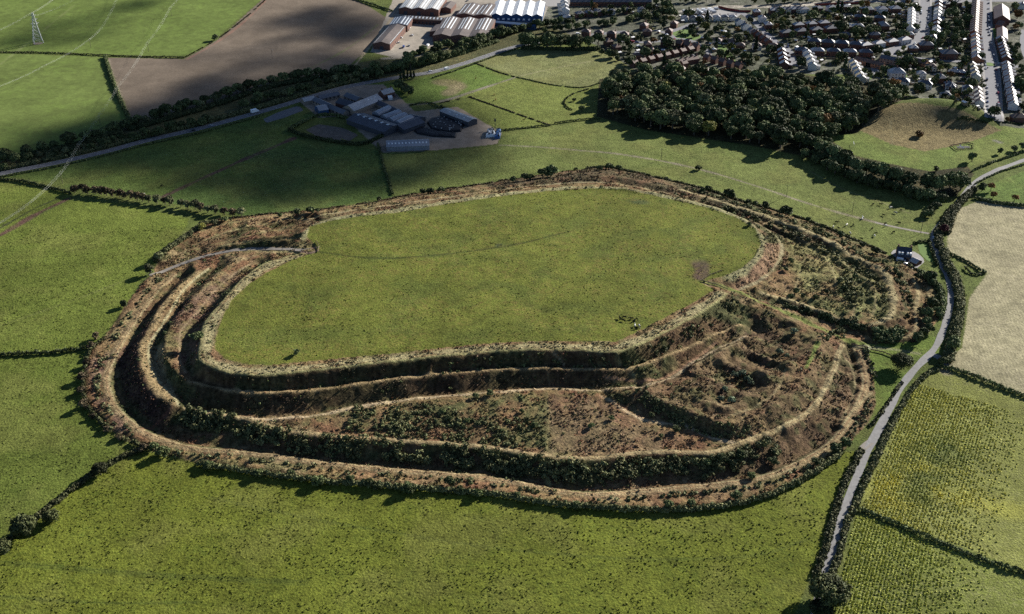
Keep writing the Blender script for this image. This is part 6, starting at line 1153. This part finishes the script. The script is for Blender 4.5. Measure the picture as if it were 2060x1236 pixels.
# ------------------------------------------------------------------ pylon, poles and wires
M['steel'] = newmat('galvanised steel', (.42,.44,.45), .5, .5, .3)[0]; M['wire'] = newmat('aluminium wire', (.50,.52,.46), .9, .1)[0]; M['timber'] = newmat('pole timber', (.12,.09,.07), .9)[0]
pb = G(77, 86); PH_ = 33.0; o = bpy.data.objects.new('electricity_pylon', None); COL.objects.link(o); o.location = pb; o.rotation_euler = (0, 0, .5); tag(o, 'tall steel lattice pylon in the pale green field', 'pylon')
def wz(z): return 4.2*(1-z/PH_)**1.25+.7 if z < PH_ else .5
lv = [0, 5.5, 10.5, 15, 19, 22.5, 25.5, 28, 30.5, 33]
for sx in (-1, 1):
    for sy in (-1, 1): pm('leg', *tube([(sx*wz(z), sy*wz(z), z) for z in lv], [.22]*len(lv), 4), M['steel'], o)
br = []
for a, b in zip(lv[:-1], lv[1:]):
    for (x1, y1), (x2, y2) in (((-1,-1),(1,-1)), ((1,-1),(1,1)), ((1,1),(-1,1)), ((-1,1),(-1,-1))):
        br += [tube([(x1*wz(a), y1*wz(a), a), (x2*wz(b), y2*wz(b), b)], [.11, .11], 4), tube([(x2*wz(a), y2*wz(a), a), (x1*wz(b), y1*wz(b), b)], [.11, .11], 4), tube([(x1*wz(b), y1*wz(b), b), (x2*wz(b), y2*wz(b), b)], [.09, .09], 4)]
pm('bracing', *joinm(br), M['steel'], o)
for z, l in ((21, 4.6), (25.5, 4.0), (30, 3.4)):
    for sd in (-1, 1):
        pm('cross_arm', *joinm([tube([(sd*wz(z), y*wz(z), z), (sd*l, 0, z+.3)], [.12, .08], 4) for y in (-1, 1)]+[tube([(sd*wz(z), 0, z+1.6), (sd*l, 0, z+.3)], [.1, .07], 4)]), M['steel'], o); pm('insulator', *tube([(sd*l, 0, z+.3), (sd*l, 0, z-1.3)], [.14, .1], 5), M['glass'], o)
disc('pylon_base', 77, 87, 5.5, M['dirt'], 'bare earth around the pylon foot', 'ground', 'structure', h=-.04)
def pole(px, py, h, label, group=None, arm=True):
    o = bpy.data.objects.new('utility_pole', None); COL.objects.link(o); o.location = G(px, py); o.rotation_euler = (0, 0, -.5); tag(o, label, 'pole', group); pm('shaft', *tube([(0, 0, -.5), (0, 0, h)], [.2, .15], 6), M['timber'], o)
    if arm: pm('crossarm', *tube([(-1.3, 0, h-.3), (1.3, 0, h-.3)], [.1, .1], 4), M['timber'], o); [pm('insulator', *tube([(x, 0, h-.3), (x, 0, h+.15)], [.09, .06], 5), M['frame'], o) for x in (-1.2, 0, 1.2)]
    return np.array(o.location)+[0, 0, h+.1]
def wires(name, pts, offs, label, r_=.035):
    parts = []; P_ = [np.array(p) for p in pts]
    for of in offs:
        for a, b in zip(P_[:-1], P_[1:]):
            d = b-a; n = np.array([-d[1], d[0], 0]); n /= np.linalg.norm(n)+1e-9; t = np.linspace(0, 1, 9); sag = -4*t*(1-t)*min(2.5, np.linalg.norm(d)*.02); q_ = a+d*t[:, None]+n*of; q_[:, 2] += sag; parts.append(tube(q_, [r_]*9, 3))
    tag(link(name, mesh_np(name, *joinm(parts), [M['wire']])), label, 'wires')
PB = [(345,32),(299,104),(238,197),(202,252),(162,311),(126,370)]
pts = [pole(x, y, 9.5, f'{nth(i)} wooden pole from the top on the long wire line', 'poles of the long wire line') for i, (x, y) in enumerate(PB)]
wires('power_lines', [at(375,-30,2)]+pts+[at(60,408,-4), at(-30,465,-4)], (-1.2, 0, 1.2), 'three pale wires crossing the western fields')
q0 = pole(183, 97, 9.5, 'wooden pole where two wire lines meet by the hedge'); wires('power_lines', [at(242,-20,4), at(205,55,2), q0, at(90,132,-2), at(-20,180,0)], (-1.1, 0, 1.1), 'pale wires turning at the hedge pole')
M_ = np.array(pb); tops = [M_+[0, 0, 31]]; wires('power_lines', [at(170,-12,22), M_+[3, 1, 29.5]], (-1, 1), 'wires running from the pylon to the top edge', .04); wires('power_lines', [at(120,-12,8), at(60,28,8), at(-30,72,8)], (-1, 1), 'pale wires crossing the top corner', .05)
for i, (x, y) in enumerate(((548,119),(1330,322),(1582,396),(1714,431),(1852,470),(1950,620))):
    if i < 5: pole(x, y, 10, ('pole standing alone in the ploughed field','pole by the wood shadow on the long field','pole beside the long field track','pole beside the cattle','pole near the lane end of track')[i])
# field mast near the farm hedge
o = bpy.data.objects.new('small_mast', None); COL.objects.link(o); o.location = G(996, 258); tag(o, 'small dark mast standing behind the farm stacks', 'mast'); pm('shaft', *tube([(0, 0, 0), (0, 0, 9)], [.25, .15], 5), M['darkwall'], o); pm('head', *box_vf(-.7, .7, -.3, .3, 6.5, 9), M['darkwall'], o)
# ------------------------------------------------------------------ cattle and horses
def ell(c, r_, n=8, m=6):
    V_ = [(c[0], c[1], c[2]-r_[2])]; F_ = []
    for i in range(1, m):
        ph = math.pi*i/m-math.pi/2
        for j in range(n): th = 2*math.pi*j/n; V_.append((c[0]+r_[0]*math.cos(ph)*math.cos(th), c[1]+r_[1]*math.cos(ph)*math.sin(th), c[2]+r_[2]*math.sin(ph)))
    V_.append((c[0], c[1], c[2]+r_[2])); 
    for j in range(n): F_.append((0, 1+(j+1) % n, 1+j)); F_.append((len(V_)-1, len(V_)-1-n+j, len(V_)-1-n+(j+1) % n))
    for i in range(m-2):
        for j in range(n): a = 1+i*n; F_.append((a+j, a+(j+1) % n, a+n+(j+1) % n, a+n+j))
    return V_, F_
def limb(pts, rads, seg=6):
    V_, F_ = tube(pts, rads, seg); return [tuple(v) for v in V_], [tuple(f) for f in F_]+[tuple(range(seg-1, -1, -1)), tuple(range(len(V_)-seg, len(V_)))]
def animal(kind, graze):
    h = kind == 'horse'; bw = .30 if h else .38; parts = [limb([(-1.05,0,1.05),(-.9,0,1.12),(-.4,0,1.02),(.2,0,1.0),(.7,0,1.08),(.95,0,1.12)], [.12,bw*.85,bw*1.02,bw*1.05,bw*.9,.18], 9)]
    nk = [(.8,0,1.2),(1.2,0,1.0),(1.5,0,.55)] if graze else ([(.8,0,1.25),(1.15,0,1.6),(1.35,0,1.85)] if h else [(.8,0,1.2),(1.2,0,1.4),(1.45,0,1.5)])
    parts.append(limb(nk, [.24,.17,.13], 7)); e = nk[-1]; hd = [(e[0]-.05,0,e[2]+.05),(e[0]+.2,0,e[2]-.15),(e[0]+.42,0,e[2]-.38)]; parts.append(limb(hd, [.14,.13,.08], 7))
    for s in (-1, 1): parts.append(limb([(e[0]-.03, s*.1, e[2]+.1), (e[0]-.06, s*.25, e[2]+.14)], [.04,.02], 4))
    for x, fr in ((.62, 1), (-.78, 0)):
        for s in (-1, 1):
            y = s*.2; st = .08*s; parts.append(limb([(x,y,1.0),(x+(0 if fr else .1)+st,y,.68),(x+(0 if fr else -.1)+st,y,.42),(x+st,y,.05),(x+st+.03,y,0)], [.15,.10 if fr else .12,.06,.055,.07], 6))
    parts.append(limb([(-1.05,0,1.2),(-1.15,0,.9),(-1.13,0,.5)], [.04,.03,.05], 4)); return multi(*parts)
def hide(name, c1, c2, thr):
    m, n, b = newmat(name, rough=1.0, spec=.0); co = coords(n); k = noise(n, co, 1.6, 1, .4, 0, 1, thr, thr+.03); n.links.new(mixc(n, k, c1, c2), b.inputs['Base Color']); return m
HD = {'black': hide('black hide', (.012,.012,.013), (.5,.5,.48), .68), 'patched': hide('black and white hide', (.015,.015,.015), (.6,.6,.58), .47), 'pale': hide('pale hide', (.6,.57,.5), (.62,.6,.55), .5), 'bay': hide('bay coat', (.07,.03,.015), (.08,.035,.02), .5)}
AM = {}
def beast(px, py, hd, label, group, kind='cow', i=0):
    gz_ = bool(i % 3); key = (kind, hd, gz_)
    if key not in AM: AM[key] = mkmesh('cow_body' if kind == 'cow' else 'horse_body', animal(kind, gz_), HD[hd]); AM[key].polygons.foreach_set('use_smooth', [True]*len(AM[key].polygons))
    p = G(px, py); o = link(kind, AM[key], loc=p, rz=cr.uniform(0, 6.28)); s = cr.uniform(1.1, 1.25); o.scale = (s, s, s); tag(o, label, kind, group)
hill = [(1247,642),(1254,647),(1256,640),(1270,643),(1276,647),(1281,644),(1277,658),(1286,658),(1280,662)]
for i, (x, y) in enumerate(hill): beast(x, y, 'patched' if i in (6,7) else 'black', f'{nth(sorted(q[0] for q in hill).index(x))} cow from the west in the hilltop herd', 'cattle on the hilltop', 'cow', i)
ne = [(950,145),(930,172),(960,178),(1010,160),(1048,160),(1030,210),(1025,225),(1097,242),(1160,182),(1240,165),(1238,152),(1288,203),(1228,102),(1300,88),(1165,38),(1210,38),(1270,58),(1100,125),(1320,150),(1330,75),(1175,225),(1105,118),(1182,210)]
xs_ = sorted(q[0] for q in ne)
for i, (x, y) in enumerate(ne): beast(1360+x/2.943, 400+y/2.943, 'pale' if i in (3,16,20) else 'patched' if i % 4 == 1 else 'black', f'{nth(xs_.index(x))} cow from the west in the field below the wood', 'cattle below the wood', 'cow', i)
for i, (x, y) in enumerate(((957,160),(994,192),(997,202),(1054,243))): beast(x, y, 'bay', ('brown horse in the worn upper paddock', 'dark horse in the middle of the striped paddock', 'second horse just below the middle one', 'dark horse near the bottom paddock corner')[i], 'horses in the paddocks', 'horse', i)
beast(325, 376, 'black', 'lone black cow in the field above the brown tree row', None, 'cow', 1); beast(289, 393, 'pale', 'lone white cow beside the brown tree row', None, 'cow', 2)
sheepm = None
for k, x, y, s, l in (('garden_rust',2046,38,1.9,'big orange tree east of the tall hall'),('garden_mid',2040,22,1.6,'green tree beside the tall hall'),('garden_yellow',1732,16,1.3,'bright yellow tree near the top road'),('road_dark',1722,75,1.5,'big dark tree in the middle of town'),('road_dark',1690,72,1.7,'great dark yew mass among the middle houses'),
    ('road_dark',1752,72,1.3,'dark round tree above the curving street'),('poplar',1882,172,1.1,'tall dark poplar behind the ridge'),('garden_yellow',1470,104,1.6,'bright yellow green tree above the bright lawn'),
    ('garden_yellow',1418,62,1.6,'light green tree west of the low row'),('road_mid',1502,122,1.2,'round green tree just above the wood'),('road_dark',1900,60,1.2,'dark tree in gardens of wide street'),('garden_mid',1925,80,1.3,'round grey green tree in the long gardens'),('garden_mid',1838,136,1.4,'pale green tree by the orange brick block'),('garden_yellow',1856,134,1.3,'golden tree by the orange brick block'),('conifer',1930,70,1.0,'slim conifer in the long gardens')):
    tree(k, x, y, l, s=s, name='garden_tree')

row(['garden_dark','garden_mid','road_dark'], [(1520,8),(1640,4),(1760,-1),(1845,-2)], 9, '%s tree from the west along the top of town', 'trees along the top of the town', (.9,1.3), 2, seed=31, name='garden_tree')
row(['garden_dark','garden_mid'], [(2030,95),(2040,130),(2050,180),(2056,228)], 8, '%s tree in the far eastern back gardens', 'trees of the far eastern gardens', (.8,1.2), 5, seed=32, name='garden_tree')
row(['garden_dark','road_mid'], [(1325,8),(1400,4),(1440,6)], 8, '%s tree from the west by the railway above caravans', 'trees above the caravan yard', (.9,1.2), 3, seed=33)
row(['garden_dark','garden_mid'], [(1155,40),(1200,34),(1260,28),(1310,22)], 7, '%s tree from the west in gardens above railway bank', 'garden trees above the railway', (.8,1.2), 2.5, seed=34, name='garden_tree')
